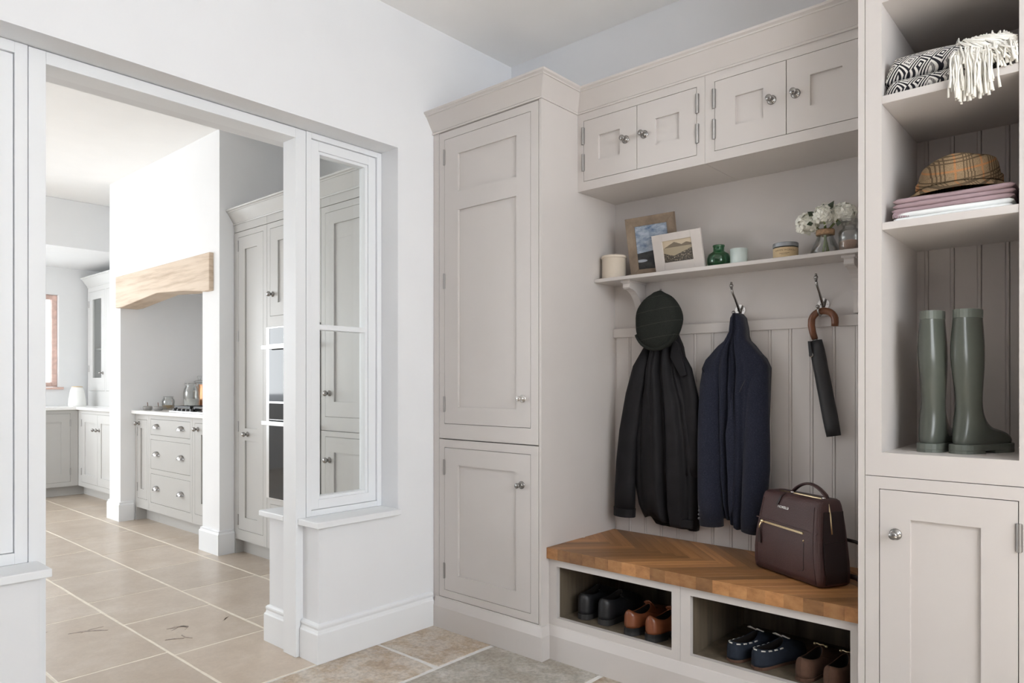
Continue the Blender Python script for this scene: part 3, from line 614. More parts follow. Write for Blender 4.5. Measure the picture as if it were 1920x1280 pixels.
shaker(c, -0.5540+G, -0.2225-G, 0.150+G, 0.8275-G, Y2, [(-0.4735, -0.3055, 0.23, 0.746)], knob=(-0.5105, 0.7007), hinges=[(-0.2225, 0.732), (-0.2225, 0.24)], hmesh=hingeU_me)

# ------------------------------------------------------------------ kitchen units
YT = 2.295
def tall_unit(name, label, x0, x1, gap_top=2.1435):
    u = thing(name, label, 'kitchen unit', ((x0+x1)/2, 2.6, 0))
    obj('carcass', MB().box(x0+0.001, x1-0.001, YT+0.024, YK-0.004, 0.098, 2.195), 'kpaint', u)
    obj('fascia', MB().box(x0+0.001, x1-0.001, YT, YT+0.024, gap_top+0.002, 2.290), 'kpaint', u)
    obj('plinth', MB().box(x0+0.001, x1-0.001, 2.35, 2.366, 0, 0.098), 'kpaint', u)
    return u
u = tall_unit('larder_cupboard', 'tall grey kitchen larder with one long door beside the pier', -4.527, -4.10)
obj('face_frame', frame_ring(-4.526, -4.1015, 0.098, 2.1415, -4.4685, -4.1470, 0.1665, 2.1065, YT), 'kpaint', u)
obj('foot', MB().box(-4.526, -4.505, YT, 2.35, 0, 0.098), 'kpaint', u)
shaker(u, -4.4685+G, -4.1470-G, 0.1665+G, 2.1065-G, YT, [(-4.383, -4.226, 0.2517, 0.760), (-4.383, -4.226, 0.8415, 2.022)], 'kpaint', knob=(-4.345, 0.803), kmesh=kknob_me, hinges=[(-4.4685, 2.05), (-4.4685, 1.45), (-4.4685, 0.85), (-4.4685, 0.23)])
u = tall_unit('oven_housing', 'grey kitchen tower housing the ovens, cupboard above and drawer below', -4.10, -3.502)
obj('face_frame', MB().box(-4.0985, -4.0635, YT, YT+0.024, 1.488, 2.1415).box(-3.538, -3.5035, YT, YT+0.024, 1.488, 2.1415).box(-4.0635, -3.538, YT, YT+0.024, 1.488, 1.556).box(-4.0635, -3.538, YT, YT+0.024, 2.1075, 2.1415), 'kpaint', u)
shaker(u, -4.0635+G, -3.538-G, 1.556+G, 2.1075-G, YT, [(-3.972, -3.630, 1.638, 2.023)], 'kpaint', knob=(-4.030, 1.693), kmesh=kknob_me)
obj('face_frame', frame_ring(-4.0985, -3.5035, 0.098, 0.4145, -4.0585, -3.543, 0.168, 0.379, YT), 'kpaint', u)
dr = obj('drawer', frame_ring(-4.0585+G, -3.543-G, 0.168+G, 0.379-G, -3.99, -3.61, 0.225, 0.325, YT).box(-3.994, -3.606, YT+0.010, YT+0.018, 0.221, 0.329), 'kpaint', u)
put('cup_handle', cup_me, dr, (-3.93, YT+0.010, 0.275)); put('cup_handle', cup_me, dr, (-3.67, YT+0.010, 0.275))
def oven(label, z0, z1, zc, zh):
    o = thing('built_in_oven', label, 'oven', (-3.80, 2.5, z0), group='built-in ovens')
    obj('steel_frame', frame_ring(-4.0975, -3.5045, z0, z1, -4.066, -3.536, z0+0.004, z1-0.006, YT-0.006, 0.02).box(-4.066, -3.536, YT-0.004, YT+0.012, zc-0.004, zc), 'steel', o)
    obj('control_panel', MB().box(-4.066, -3.536, YT-0.004, YT+0.012, zc+0.0005, z1-0.006), 'ovenglass', o)
    dd = obj('door', MB().box(-4.066, -3.536, YT-0.006, YT+0.012, z0+0.004, zc-0.0045), 'ovenglass', o)
    obj('handle', MB().box(-4.085, -3.517, YT-0.048, YT-0.034, zh-0.013, zh+0.013).box(-4.05, -4.03, YT-0.036, YT-0.005, zh-0.008, zh+0.008).box(-3.57, -3.55, YT-0.036, YT-0.005, zh-0.008, zh+0.008), 'steel', dd, bevel=0.002)
    return o
oven('upper black glass oven with steel handle', 1.0195, 1.4865, 1.380, 1.360)
oven('lower black glass oven with steel handle, above the drawer', 0.4165, 1.0175, 0.912, 0.889)
u = tall_unit('kitchen_tall_cupboard', 'tall grey kitchen cupboard seen through the narrow internal window', -3.50, KX-0.002)
obj('face_frame', frame_ring(-3.4985, KX-0.004, 0.868, 2.1415, -3.4575, -2.905, 0.945, 2.1065, YT), 'kpaint', u)
obj('face_frame', frame_ring(-3.4985, KX-0.004, 0.098, 0.8645, -3.4575, -2.905, 0.168, 0.8335, YT), 'kpaint', u)
shaker(u, -3.4575+G, -2.905-G, 0.945+G, 2.1065-G, YT, [(-3.372, -2.99, 1.032, 2.035)], 'kpaint', knob=(-3.415, 1.079), kmesh=kknob_me)
shaker(u, -3.4575+G, -2.905-G, 0.168+G, 0.8335-G, YT, [(-3.372, -2.99, 0.25, 0.746)], 'kpaint', knob=(-3.415, 0.701), kmesh=kknob_me)
# hob run
YH = 2.31
def base_unit(name, label, x0, x1):
    u = thing(name, label, 'kitchen unit', ((x0+x1)/2, 2.6, 0))
    obj('carcass', MB().box(x0+0.001, x1-0.001, YH+0.022, YK-0.024, 0.109, 0.886), 'kpaint', u)
    obj('plinth', MB().box(x0+0.001, x1-0.001, 2.39, 2.405, 0, 0.109), 'kpaint', u); return u
u = base_unit('base_cupboard', 'slim grey base cupboard left of the hob drawers', -6.258, -5.979)
obj('foot', MB().box(-6.257, -6.235, YH, 2.39, 0, 0.109), 'kpaint', u)
obj('face_frame', frame_ring(-6.257, -5.980, 0.109, 0.886, -6.215, -6.013, 0.188, 0.840, YH), 'kpaint', u)
shaker(u, -6.215+G, -6.013-G, 0.188+G, 0.840-G, YH, [(-6.150, -6.078, 0.268, 0.769)], 'kpaint', knob=(-6.180, 0.808), kmesh=kknob_me, hinges=[(-6.215, 0.74), (-6.215, 0.28)])
u = base_unit('drawer_unit', 'grey unit of three wide drawers with cup handles under the hob', -5.979, -5.190)
dz = [(0.180, 0.4105), (0.4535, 0.6855), (0.7265, 0.8500)]
g = MB().box(-5.978, -5.941, YH, YH+0.022, 0.109, 0.886).box(-5.224, -5.191, YH, YH+0.022, 0.109, 0.886); last = 0.109
for a, b in dz: g.box(-5.941, -5.224, YH, YH+0.022, last, a-G); last = b+G
g.box(-5.941, -5.224, YH, YH+0.022, last, 0.886); obj('face_frame', g, 'kpaint', u)
for a, b in dz:
    dr = obj('drawer', MB().box(-5.941+G, -5.224-G, YH, YH+0.021, a, b), 'kpaint', u, bevel=0.001)
    for hx_ in (-5.818, -5.374): put('cup_handle', cup_me, dr, (hx_, YH, (a+b)/2))
u = base_unit('base_cupboard', 'slim grey base cupboard between hob drawers and near pier', -5.190, -4.777)
obj('face_frame', frame_ring(-5.189, -4.778, 0.109, 0.886, -5.150, -4.815, 0.180, 0.8465, YH), 'kpaint', u)
shaker(u, -5.150+G, -4.815-G, 0.180+G, 0.8465-G, YH, [(-5.05, -4.91, 0.265, 0.765)], 'kpaint', knob=(-5.100, 0.803), kmesh=kknob_me)
tag(obj('worktop', MB().box(-6.259, -4.776, 2.278, YK-0.022, 0.8865, 0.914), 'quartz', bevel=0.002), 'white quartz worktop under the hob and storage jars', 'worktop')
# oak beam and extractor
tag(obj('oak_beam', MB().prism([(-6.285, 2.013), (-4.615, 2.013), (-4.615, 1.757), (-4.70, 1.757), (-5.02, 1.787), (-5.46, 1.812), (-6.13, 1.757), (-6.285, 1.757)], 'y', 2.165, 2.330), 'beam', bevel=0.006), 'pale oak beam over the hob recess', 'beam')
e = thing('extractor_hood', 'grey steel extractor set in the recess behind the oak beam', 'extractor', (-5.5, 2.62, 1.90))
obj('plate', MB().box(-6.1, -4.9, 2.36, 2.86, 1.905, 1.929), 'white', e)
obj('filter', MB().box(-5.45, -4.98, 2.42, 2.80, 1.895, 1.906), 'steel', e); obj('filter', MB().box(-5.98, -5.51, 2.42, 2.80, 1.895, 1.906), 'steel', e)
obj('lamp', MB().lathe([(0, 0), (0.035, 0), (0.035, 0.008), (0, 0.008)], (-5.80, 2.39, 1.897), 16), 'steel', e)
# hob
h = thing('gas_hob', 'black and steel gas hob set in the white worktop', 'hob', (-5.35, 2.60, 0.914))
obj('plate', MB().box(-5.73, -4.98, 2.365, 2.86, 0.9142, 0.922), 'steel', h, bevel=0.002)
for cx in (-5.56, -5.22):
    for cy in (2.50, 2.74):
        obj('burner', MB().lathe([(0, 0), (0.045, 0), (0.045, 0.010), (0.032, 0.013), (0.032, 0.020), (0, 0.021)], (cx, cy, 0.922), 16), 'black', h)
    gr = MB()
    for xx in (cx-0.13, cx, cx+0.13): gr.box(xx-0.006, xx+0.006, 2.40, 2.84, 0.947, 0.960)
    for yy in (2.40, 2.50, 2.62, 2.74, 2.83): gr.box(cx-0.14, cx+0.14, yy-0.006, yy+0.006, 0.947, 0.960)
    for xx in (cx-0.13, cx+0.13):
        for yy in (2.405, 2.62, 2.83): gr.box(xx-0.008, xx+0.008, yy-0.008, yy+0.008, 0.922, 0.948)
    obj('pan_support', gr, 'black', h)
for k in range(5): obj('control_knob', MB().lathe([(0, 0), (0.018, 0), (0.016, 0.018), (0, 0.019)], (-5.66+k*0.075, 2.383, 0.922), 14), 'black', h)
# storage jars etc. on the hob worktop
def jar(name, label, loc, r, hgt, fill, fmat, lidh=0.0, clip_=False, group=None):
    j = thing(name, label, 'jar', loc, group=group)
    o = lambda g, m_, n_, sm=True: obj(n_, g, m_, j, smooth=sm, world=False)
    o(MB().lathe([(0, 0), (r*0.92, 0), (r, r*0.12), (r, hgt*0.66), (r*0.92, hgt*0.78), (r*0.74, hgt*0.86), (r*0.74, hgt*0.93), (r*0.80, hgt*0.94), (r*0.80, hgt), (r*0.70, hgt), (r*0.68, hgt*0.87), (r*0.86, hgt*0.77), (r*0.94, hgt*0.65), (r*0.94, r*0.15), (0, r*0.10)], n=24), 'jarglass', 'glass')
    o(MB().lathe([(0, r*0.12), (r*0.90, r*0.16), (r*0.92, hgt*fill*0.95), (0, hgt*fill)], n=22), fmat, 'contents')
    if lidh: o(MB().lathe([(0, hgt+0.001), (r*0.82, hgt+0.001), (r*0.86, hgt+0.008), (r*0.5, hgt+0.016), (r*0.25, hgt+0.02), (r*0.22, hgt+lidh*0.6), (r*0.36, hgt+lidh*0.85), (r*0.30, hgt+lidh), (0, hgt+lidh)], n=20), 'jarglass', 'lid')
    if clip_: o(MB().tube([(r*0.84*math.cos(a), r*0.84*math.sin(a), hgt*0.935) for a in [2*PI*k/20 for k in range(21)]], 0.002, 6).tube([(-r*0.84, -0.01, hgt*0.95), (-r*1.02, -0.012, hgt*0.86), (-r*0.98, -0.01, hgt*0.74)], 0.002, 6), 'steel', 'wire_clip')
    return j
jar('storage_jar', 'large clear storage jar half full of white flour by the hob', (-5.95, 2.64, 0.914), 0.062, 0.226, 0.42, 'flour', clip_=True)
jar('storage_jar', 'small squat clip jar between the stone pots and flour jar', (-6.165, 2.54, 0.914), 0.050, 0.112, 0.35, 'grain', clip_=True)
jar('storage_jar', 'tall lidded jar of brown grain behind the flour jar', (-6.195, 2.82, 0.914), 0.055, 0.235, 0.72, 'grain', lidh=0.055)
cp = thing('copper_canister', 'copper coloured canister half hidden behind the near pier', 'canister', (-5.973, 2.765, 0.914))
obj('body', MB().lathe([(0, 0), (0.047, 0), (0.047, 0.20), (0, 0.20)], n=24), 'copper', cp, smooth=False, world=False)
obj('lid', MB().lathe([(0, 0.2005), (0.049, 0.2005), (0.049, 0.215), (0, 0.217)], n=24), 'copper', cp, world=False)
for (px_, py_), lb in (((-6.165, 2.372), 'small grey stone pot with wooden stick, nearest the far pier'), ((-6.035, 2.405), 'small grey stone pot with wooden stick, beside the clip jar')):
    sp_ = thing('salt_pot', lb, 'pot', (px_, py_, 0.914), group='stone salt pots')
    obj('bowl', MB().lathe([(0, 0), (0.028, 0), (0.036, 0.010), (0.037, 0.026), (0.031, 0.034), (0.026, 0.034), (0.028, 0.016), (0, 0.012)], n=20), 'slate', sp_, smooth=True, world=False)
    obj('stick', MB().tube([(0.004, 0, 0.012), (0.008, -0.002, 0.040), (0.006, -0.004, 0.066)], 0.0028, 8), 'handlewood', sp_, smooth=True, world=False)
# far corner units
YFU = 2.43
u = thing('base_cupboard', 'pale grey two-door base cupboard in the far kitchen corner', 'kitchen unit', (-7.28, 2.7, 0))
obj('carcass', MB().box(-8.058, -6.52, YFU+0.022, YK-0.004, 0.10, 0.872), 'kpaint2', u); obj('plinth', MB().box(-8.13, -6.52, YFU+0.07, YFU+0.085, 0, 0.10), 'kpaint2', u)
obj('face_frame', frame_ring(-8.058, -6.52, 0.10, 0.872, -7.965, -7.065, 0.145, 0.836, YFU), 'kpaint2', u)
shaker(u, -7.965+G, -7.515-G, 0.145+G, 0.836-G, YFU, [(-7.88, -7.60, 0.225, 0.750)], 'kpaint2', knob=(-7.56, 0.685), kmesh=kknob_me, hinges=[(-7.965, 0.74), (-7.965, 0.25)])
shaker(u, -7.515+G, -7.065-G, 0.145+G, 0.836-G, YFU, [(-7.43, -7.15, 0.225, 0.750)], 'kpaint2', knob=(-7.47, 0.685), kmesh=kknob_me)
u = thing('base_cupboard', 'grey base cupboard with one wide door below the wooden window', 'kitchen unit', (-8.06, 2.05, 0), R(90))
lo = lambda g, m_, n_, par=u: obj(n_, g, m_, par, world=False)
lo(MB().box(-1.5, 0.38, 0.022, 0.58, 0.10, 0.872), 'kpaint', 'carcass'); lo(MB().box(-1.5, 0.455, 0.07, 0.085, 0, 0.10), 'kpaint', 'plinth')
lo(frame_ring(-1.5, 0.378, 0.10, 0.872, -0.10, 0.308, 0.145, 0.836, 0.0), 'kpaint', 'face_frame')
d_ = lo(frame_ring(-0.10+G, 0.308-G, 0.145+G, 0.836-G, -0.02, 0.228, 0.225, 0.750, 0.0, 0.021), 'kpaint', 'door')
lo(MB().box(-0.024, 0.232, 0.010, 0.017, 0.221, 0.754), 'kpaint', 'panel', d_)
for hz in (0.74, 0.25): o_ = bpy.data.objects.new('hinge', hinge_me); C.objects.link(o_); o_.parent = d_; o_.location = (0.308, -0.003, hz)
tag(obj('worktop', MB().prism([(-8.645, 0.55), (-8.03, 0.55), (-8.03, 2.40), (-6.505, 2.40), (-6.505, YK-0.003), (-8.645, YK-0.003)], 'z', 0.873, 0.900), 'quartz', bevel=0.002), 'white quartz worktop turning the far kitchen corner', 'worktop')
u = thing('glazed_wall_cupboard', 'pale glazed dresser cupboard on the worktop in the far corner', 'kitchen unit', (-7.6, 2.78, 0.90))
YG = 2.68
obj('carcass', MB().box(-8.58, -6.52, 2.93, YK-0.003, 0.9005, 2.14).box(-8.58, -8.56, YG+0.022, 2.93, 0.9005, 2.14).box(-6.54, -6.52, YG+0.022, 2.93, 0.9005, 2.14).box(-8.58, -6.52, YG+0.022, 2.93, 2.11, 2.14).box(-8.58, -6.52, YG+0.022, 2.93, 0.9005, 1.06), 'kpaint2', u)
obj('shelf', MB().box(-8.56, -6.54, YG+0.05, 2.93, 1.50, 1.52), 'kpaint2', u)
obj('face_frame', frame_ring(-8.58, -6.52, 0.9005, 2.25, -8.545, -6.60, 1.06, 2.13, YG).box(-8.075, -8.03, YG, YG+0.022, 1.06, 2.13), 'kpaint2', u)
shaker(u, -8.545+G, -8.075-G, 1.06+G, 2.13-G, YG, [(-8.44, -8.18, 1.20, 2.045)], 'kpaint2', knob=(-8.13, 1.25), kmesh=kknob_me, glass=True, hinges=[(-8.545, 2.0), (-8.545, 1.3)])
shaker(u, -8.03+G, -7.55, 1.06+G, 2.13-G, YG, [(-7.94, -7.64, 1.20, 2.045)], 'kpaint2', glass=True)
obj('cornice', MB().sweep(crown(2.18, 0.11), lambda o: [(-8.58-o, YK-0.01), (-8.58-o, YG-o), (-6.52, YG-o)]), 'kpaint2', u)
j = thing('ceramic_jar', 'plain white tapered ceramic jar on the corner worktop', 'jar', (-8.33, 2.50, 0.9))
obj('body', MB().lathe([(0, 0), (0.083, 0), (0.085, 0.01), (0.082, 0.06), (0.066, 0.16), (0.054, 0.195), (0.050, 0.20), (0, 0.20)], n=28), 'porcelain', j, smooth=True, world=False)
obj('lid', MB().lathe([(0, 0.2005), (0.051, 0.2005), (0.049, 0.207), (0, 0.211)], n=28), 'paperlabel', j, smooth=False, world=False)
#DETAILS#
# ------------------------------------------------------------------ coat hooks
def hook_geo():
    plate = MB()
    pts = []
    for k in range(28):
        a = 2*PI*k/28; rr = 0.0165+0.0065*abs(math.cos(a))**2 + 0.004*abs(math.sin(a))**6; pts.append((rr*math.cos(a)*0.95, rr*math.sin(a)*1.15))
    plate.prism(pts, 'y', -0.004, 0.0)
    for sx in (-1, 1): plate.lathe([(0, 0.004), (0.0036, 0.004), (0.003, 0.0062), (0, 0.0065)], (sx*0.0125, 0, 0), 10, 'y')
    arm = MB().tube([(0, -0.001, -0.012), (0, -0.012, -0.002), (0, -0.030, 0.018), (0, -0.052, 0.042), (0, -0.074, 0.062), (0, -0.085, 0.078)], [0.0065, 0.0062, 0.0048, 0.0042, 0.0042, 0.0045], 10)
    arm.ball((0, -0.0865, 0.083), 0.0062, 12, (1, 1, 0.6)).ball((0, -0.0875, 0.0925), 0.0078, 12, (1, 1, 1.1)).ball((0, -0.088, 0.1025), 0.0048, 10)
    low = MB().tube([(0, -0.002, -0.006), (0, -0.018, -0.034), (0, -0.042, -0.045), (0, -0.060, -0.037), (0, -0.066, -0.022)], [0.006, 0.0055, 0.0048, 0.0042, 0.0042], 10).ball((0, -0.067, -0.014), 0.0075, 12)
    return shared(plate, 'plate', 'nickel', False), shared(arm, 'arm', 'pewter'), shared(low, 'lower_arm', 'pewter')
hk = hook_geo()
HY = YB-0.008
for hxx, lb in ((-1.5285, 'pewter coat hook hidden under the flat cap'), (-1.2093, 'pewter double coat hook holding the navy jacket'), (-0.8815, 'pewter double coat hook holding the umbrella')):
    o = thing('coat_hook', lb, 'hook', (hxx, HY, 1.4336), group='coat hooks')
    for me, nm in zip(hk, ('plate', 'arm', 'lower_arm')): put(nm, me, o, (hxx, HY, 1.4336))

# ------------------------------------------------------------------ garments
def fold(t, vals):                       # valleys: list of (pos, width, depth)
    return sum(dp*math.exp(-((t-c)/w_)**2) for c, w_, dp in vals)
def lerp_table(tab, z):
    tab = sorted(tab, key=lambda r: -r[0])
    if z >= tab[0][0]: return tab[0][1:]
    for a, b in zip(tab, tab[1:]):
        if a[0] >= z >= b[0]:
            f = (a[0]-z)/(a[0]-b[0]); f = f*f*(3-2*f)*0.5+f*0.5; return tuple(a[i]+(b[i]-a[i])*f for i in range(1, len(a)))
    return tab[-1][1:]
def garment(tab, yb, folds, hem=lambda t: 0.0, nz=46, nt=56, edge=0.25):
    """tab rows: z, xl, xr, depth. A closed cloth body hanging at the wall, folds pressed into its front."""
    zs = [r[0] for r in tab]; zt, zb = max(zs), min(zs); rings = []
    for i in range(nz+1):
        s0 = i/nz; ring = []
        for k in range(nt+1):
            t = k/nt; z = zt-(zt-zb)*s0 + hem(t)*max(0, (s0-0.80)/0.20)
            xl, xr, dp = lerp_table(tab, zt-(zt-zb)*s0)
            body = dp*(edge+(1-edge)*math.sin(PI*min(max(t, 0), 1))**0.6)
            f = sum(d_*math.exp(-((t-(c+sl*s0))/w_)**2)*g(s0) for c, w_, d_, sl, g in folds)
            wr = 0.0025*math.sin(23*t+9*s0)*math.sin(31*s0+7*t)
            ring.append((xl+(xr-xl)*t, yb-max(0.004, body-f+wr), z))
        back = [(xl+(xr-xl)*(1-k/14), yb, ring[int(round((1-k/14)*nt))][2]) for k in range(15)]
        rings.append(ring+back)
    return MB().loft(rings)
one = lambda s: 1.0
YW = YB-0.030
jk = thing('black_jacket', 'black waxed jacket hanging below the dark flat cap', 'jacket', (-1.53, YW, 0.52))
tab = [(1.425, -1.552, -1.505, 0.050), (1.36, -1.585, -1.480, 0.075), (1.283, -1.617, -1.450, 0.088), (1.178, -1.648, -1.428, 0.098), (1.035, -1.668, -1.385, 0.105), (0.89, -1.678, -1.365, 0.108), (0.70, -1.676, -1.362, 0.105), (0.60, -1.662, -1.372, 0.098), (0.548, -1.640, -1.380, 0.090), (0.535, -1.630, -1.382, 0.085)]
F = [(0.52, 0.045, 0.052, 0.03, lambda s: 0.5+0.5*s), (0.60, 0.020, 0.020, -0.02, lambda s: 1-0.6*s), (0.20, 0.030, 0.030, -0.05, lambda s: max(0, 0.9-0.8*s)), (0.76, 0.04, 0.018, 0.10, one), (0.36, 0.03, 0.012, 0.03, lambda s: 1-s)]
obj('body', garment(tab, YW, F, hem=lambda t: 0.035*math.exp(-((t-0.26)/0.16)**2)-0.024*max(0, t-0.45)*2), 'blackcloth', jk, smooth=True)
obj('lining', garment([(0.62, -1.648, -1.40, 0.045), (0.56, -1.625, -1.40, 0.045), (0.515, -1.585, -1.40, 0.040)], YW+0.002, [], hem=lambda t: 0.0, nz=8), 'blacklining', jk, smooth=True)
sl = obj('sleeve', MB().tube([(-1.600, YW-0.050, 1.285), (-1.635, YW-0.055, 1.20), (-1.662, YW-0.060, 1.08), (-1.690, YW-0.062, 0.92), (-1.706, YW-0.060, 0.78), (-1.713, YW-0.058, 0.66), (-1.717, YW-0.056, 0.545)], [0.022, 0.038, 0.044, 0.047, 0.049, 0.050, 0.051], 18, 0.72, side=(1, 0, 0)), 'blackcloth', jk, smooth=True)
obj('cuff', MB().tube([(-1.7165, YW-0.056, 0.575), (-1.7175, YW-0.056, 0.538)], [0.0535, 0.0525], 18, 0.74, side=(1, 0, 0)), 'blackcloth', sl, smooth=False)
obj('sleeve', MB().tube([(-1.455, YW-0.045, 1.27), (-1.425, YW-0.045, 1.19), (-1.402, YW-0.042, 1.07), (-1.390, YW-0.040, 0.93), (-1.392, YW-0.038, 0.80), (-1.400, YW-0.036, 0.745)], [0.018, 0.032, 0.037, 0.038, 0.036, 0.034], 16, 0.75, side=(1, 0, 0)), 'blackcloth', jk, smooth=True)
obj('collar', MB().prism([(-1.462, 1.325), (-1.435, 1.300), (-1.396, 1.168), (-1.425, 1.160), (-1.475, 1.245)], 'y', YW-0.085, YW-0.070), 'blackcloth', jk, bevel=0.004)
obj('hem_band', MB().prism([(-1.475, 0.560), (-1.379, 0.560), (-1.381, 0.524), (-1.475, 0.526)], 'y', YW-0.066, YW-0.055), 'blackcloth', jk, bevel=0.003)

nj = thing('navy_jacket', 'navy wool jacket hanging inside out of its collar from the hook', 'jacket', (-1.20, YW, 0.55))
nj['label'] = 'navy wool tailored jacket hanging from the middle hook'
tab = [(1.416, -1.214, -1.188, 0.060), (1.397, -1.222, -1.172, 0.072), (1.345, -1.226, -1.162, 0.080), (1.315, -1.240, -1.160, 0.085), (1.27, -1.292, -1.122, 0.085), (1.225, -1.332, -1.085, 0.082), (1.195, -1.345, -1.072, 0.080), (1.10, -1.342, -1.075, 0.085), (0.95, -1.335, -1.080, 0.090), (0.80, -1.325, -1.085, 0.092), (0.65, -1.300, -1.110, 0.085), (0.57, -1.275, -1.130, 0.075)]
F = [(0.445, 0.028, 0.046, -0.05, lambda s: 0.55+0.45*s), (0.575, 0.018, 0.032, -0.07, lambda s: max(0, 1.0-0.4*s)), (0.515, 0.012, 0.016, -0.06, lambda s: max(0, 1-1.2*s)), (0.69, 0.025, 0.016, 0.0, lambda s: s), (0.30, 0.03, 0.022, -0.03, lambda s: min(1, 2.0*s))]
obj('body', garment(tab, YW, F, hem=lambda t: 0.02*math.sin(7*t), edge=0.60), 'navy', nj, smooth=True)
s1 = obj('sleeve', MB().tube([(-1.300, YW-0.026, 1.240), (-1.308, YW-0.034, 1.200), (-1.306, YW-0.044, 1.13), (-1.304, YW-0.056, 1.02), (-1.302, YW-0.066, 0.90), (-1.300, YW-0.070, 0.78), (-1.298, YW-0.070, 0.66), (-1.294, YW-0.066, 0.553)], [0.022, 0.038, 0.047, 0.050, 0.051, 0.051, 0.052, 0.050], 20, 0.80, side=(1, 0, 0)), 'navy', nj, smooth=True)
for k in range(4): obj('cuff_button', MB().lathe([(0, 0), (0.006, 0), (0.006, 0.003), (0, 0.004)], (-1.334+k*0.0005, YW-0.094, 0.580+k*0.016), 10, 'y'), 'button', s1)
s2 = obj('sleeve', MB().tube([(-1.116, YW-0.026, 1.240), (-1.108, YW-0.034, 1.200), (-1.110, YW-0.044, 1.13), (-1.108, YW-0.056, 1.02), (-1.104, YW-0.066, 0.90), (-1.104, YW-0.072, 0.80), (-1.112, YW-0.070, 0.68), (-1.126, YW-0.066, 0.600), (-1.134, YW-0.064, 0.545)], [0.022, 0.036, 0.044, 0.047, 0.050, 0.052, 0.049, 0.042, 0.034], 20, 0.80, side=(1, 0, 0)), 'navy', nj, smooth=True)
obj('seam', MB().tube([(-1.335, YW-0.062, 1.193), (-1.318, YW-0.070, 1.165), (-1.302, YW-0.076, 1.12), (-1.290, YW-0.080, 1.06), (-1.284, YW-0.084, 1.02)], 0.0016, 6), 'button', nj, smooth=True)
obj('seam', MB().tube([(-1.128, YW-0.066, 1.185), (-1.143, YW-0.074, 1.158), (-1.158, YW-0.080, 1.125), (-1.168, YW-0.083, 1.10)], 0.0012, 6), 'button', nj, smooth=True)
obj('lapel', MB().prism([(-1.222, 0.93), (-1.205, 0.60), (-1.190, 0.635), (-1.182, 0.93), (-1.194, 1.10)], 'y', YW-0.098, YW-0.085), 'navy', nj, bevel=0.005)

# flat cap hanging over the first hook
cp_ = thing('flat_cap', 'dark green tweed flat cap hung above the black jacket', 'cap', (-1.512, HY-0.10, 1.27))
def cap_geo():
    g = MB(); rings = []; cx, cz = -1.530, 1.402; n = 48
    yb = HY-0.092
    def outl(a):
        s_, c_ = math.sin(a), math.cos(a)
        rx = 0.109*(1-0.06*max(0, s_)**2)*(1+0.02*math.sin(5*a+1)); rz = 0.122 if s_ > 0 else 0.124
        pk = 0.012*math.exp(-((a-PI/2)/0.16)**2)
        return rx*abs(c_)**0.92*(1 if c_ > 0 else -1), (rz*abs(s_)**0.98*(1 if s_ > 0 else -1))+pk
    prof = [(0.02, 0.066), (0.2, 0.066), (0.4, 0.064), (0.6, 0.060), (0.78, 0.052), (0.90, 0.040), (0.97, 0.026), (1.0, 0.010), (0.985, -0.004), (0.93, -0.010), (0.80, -0.010), (0.75, -0.004)]
    for r_, dy in prof:
        ring = []
        for k in range(n):
            a = 2*PI*k/n; x_, z_ = outl(a); x_ *= r_; z_ *= r_
            pleat = 0.016*math.exp(-((x_-0.006)/0.010)**2)*max(0, z_/0.12)**1.0 if dy > 0 else 0
            sag = 0.010*max(0, -z_/0.12)
            ring.append((cx+x_, yb-dy+pleat-sag, cz+z_))
        rings.append(ring)
    g.loft(rings); return g
obj('crown', cap_geo(), 'cap', cp_, smooth=True)
pk = MB(); rings = []
for k in range(25):
    a = PI*(1.16+0.68*k/24); f_ = math.sin(PI*k/24)**0.5; ca, sa = math.cos(a), math.sin(a); yb = HY-0.092
    def at_(r_, y_): return (-1.530+0.109*r_*abs(ca)**0.92*(1 if ca > 0 else -1), y_, 1.402+0.124*r_*sa)
    rings.append([at_(0.90, yb-0.046), at_(0.985, yb-0.050-0.004*f_), at_(1.0+0.035*f_, yb-0.044), at_(1.0+0.040*f_, yb-0.036), at_(1.0+0.020*f_, yb-0.028), at_(0.90, yb-0.026)])
pk.loft(rings); obj('peak', pk, 'cap', cp_, smooth=True)

# umbrella hung on the third hook
um = thing('umbrella', 'black folded umbrella with curved chestnut handle on the end hook', 'umbrella', (-0.85, HY-0.045, 0.93))
UY = HY-0.046
arc = [(-0.8985, UY, 1.300), (-0.9065, UY, 1.325), (-0.9115, UY, 1.352)] + [(-0.869-0.0425*math.cos(a), UY, 1.366+0.0385*math.sin(a)) for a in [PI*k/14 for k in range(1, 14)]] + [(-0.8265, UY, 1.358), (-0.8275, UY, 1.345)]
obj('handle', MB().tube(arc, [0.0115, 0.0122]+[0.0130]*(len(arc)-3)+[0.0126], 16), 'handlewood', um, smooth=True)
dirv = Vector((0.0665, 0, -0.362)).normalized()
p0 = Vector((-0.8985, UY, 1.304))
obj('shaft', MB().tube([p0-dirv*0.002, p0+dirv*0.03], 0.0085, 12), 'pewter', um, smooth=True)
pts = [p0+dirv*(0.010+0.362*k/10) for k in range(11)]
cv = obj('cover', MB().tube([tuple(q) for q in pts], [0.0235, 0.0262, 0.0268, 0.0262, 0.0268, 0.0272, 0.0268, 0.0272, 0.0275, 0.0268, 0.0255], 18, 0.80, side=(1, 0, 0)), 'umbrellacloth', um, smooth=True)
obj('strap', MB().prism([(-0.9165, 1.292), (-0.9065, 1.292), (-0.899, 1.236), (-0.911, 1.234)], 'y', UY-0.0265, UY-0.018), 'umbrellacloth', cv, bevel=0.001)
obj('snap_button', MB().lathe([(0, 0), (0.0085, 0), (0.0082, 0.003), (0.005, 0.0045), (0, 0.0046)], (-0.905, UY-0.021, 1.240), 14, 'y'), 'nickel', cv, smooth=True)

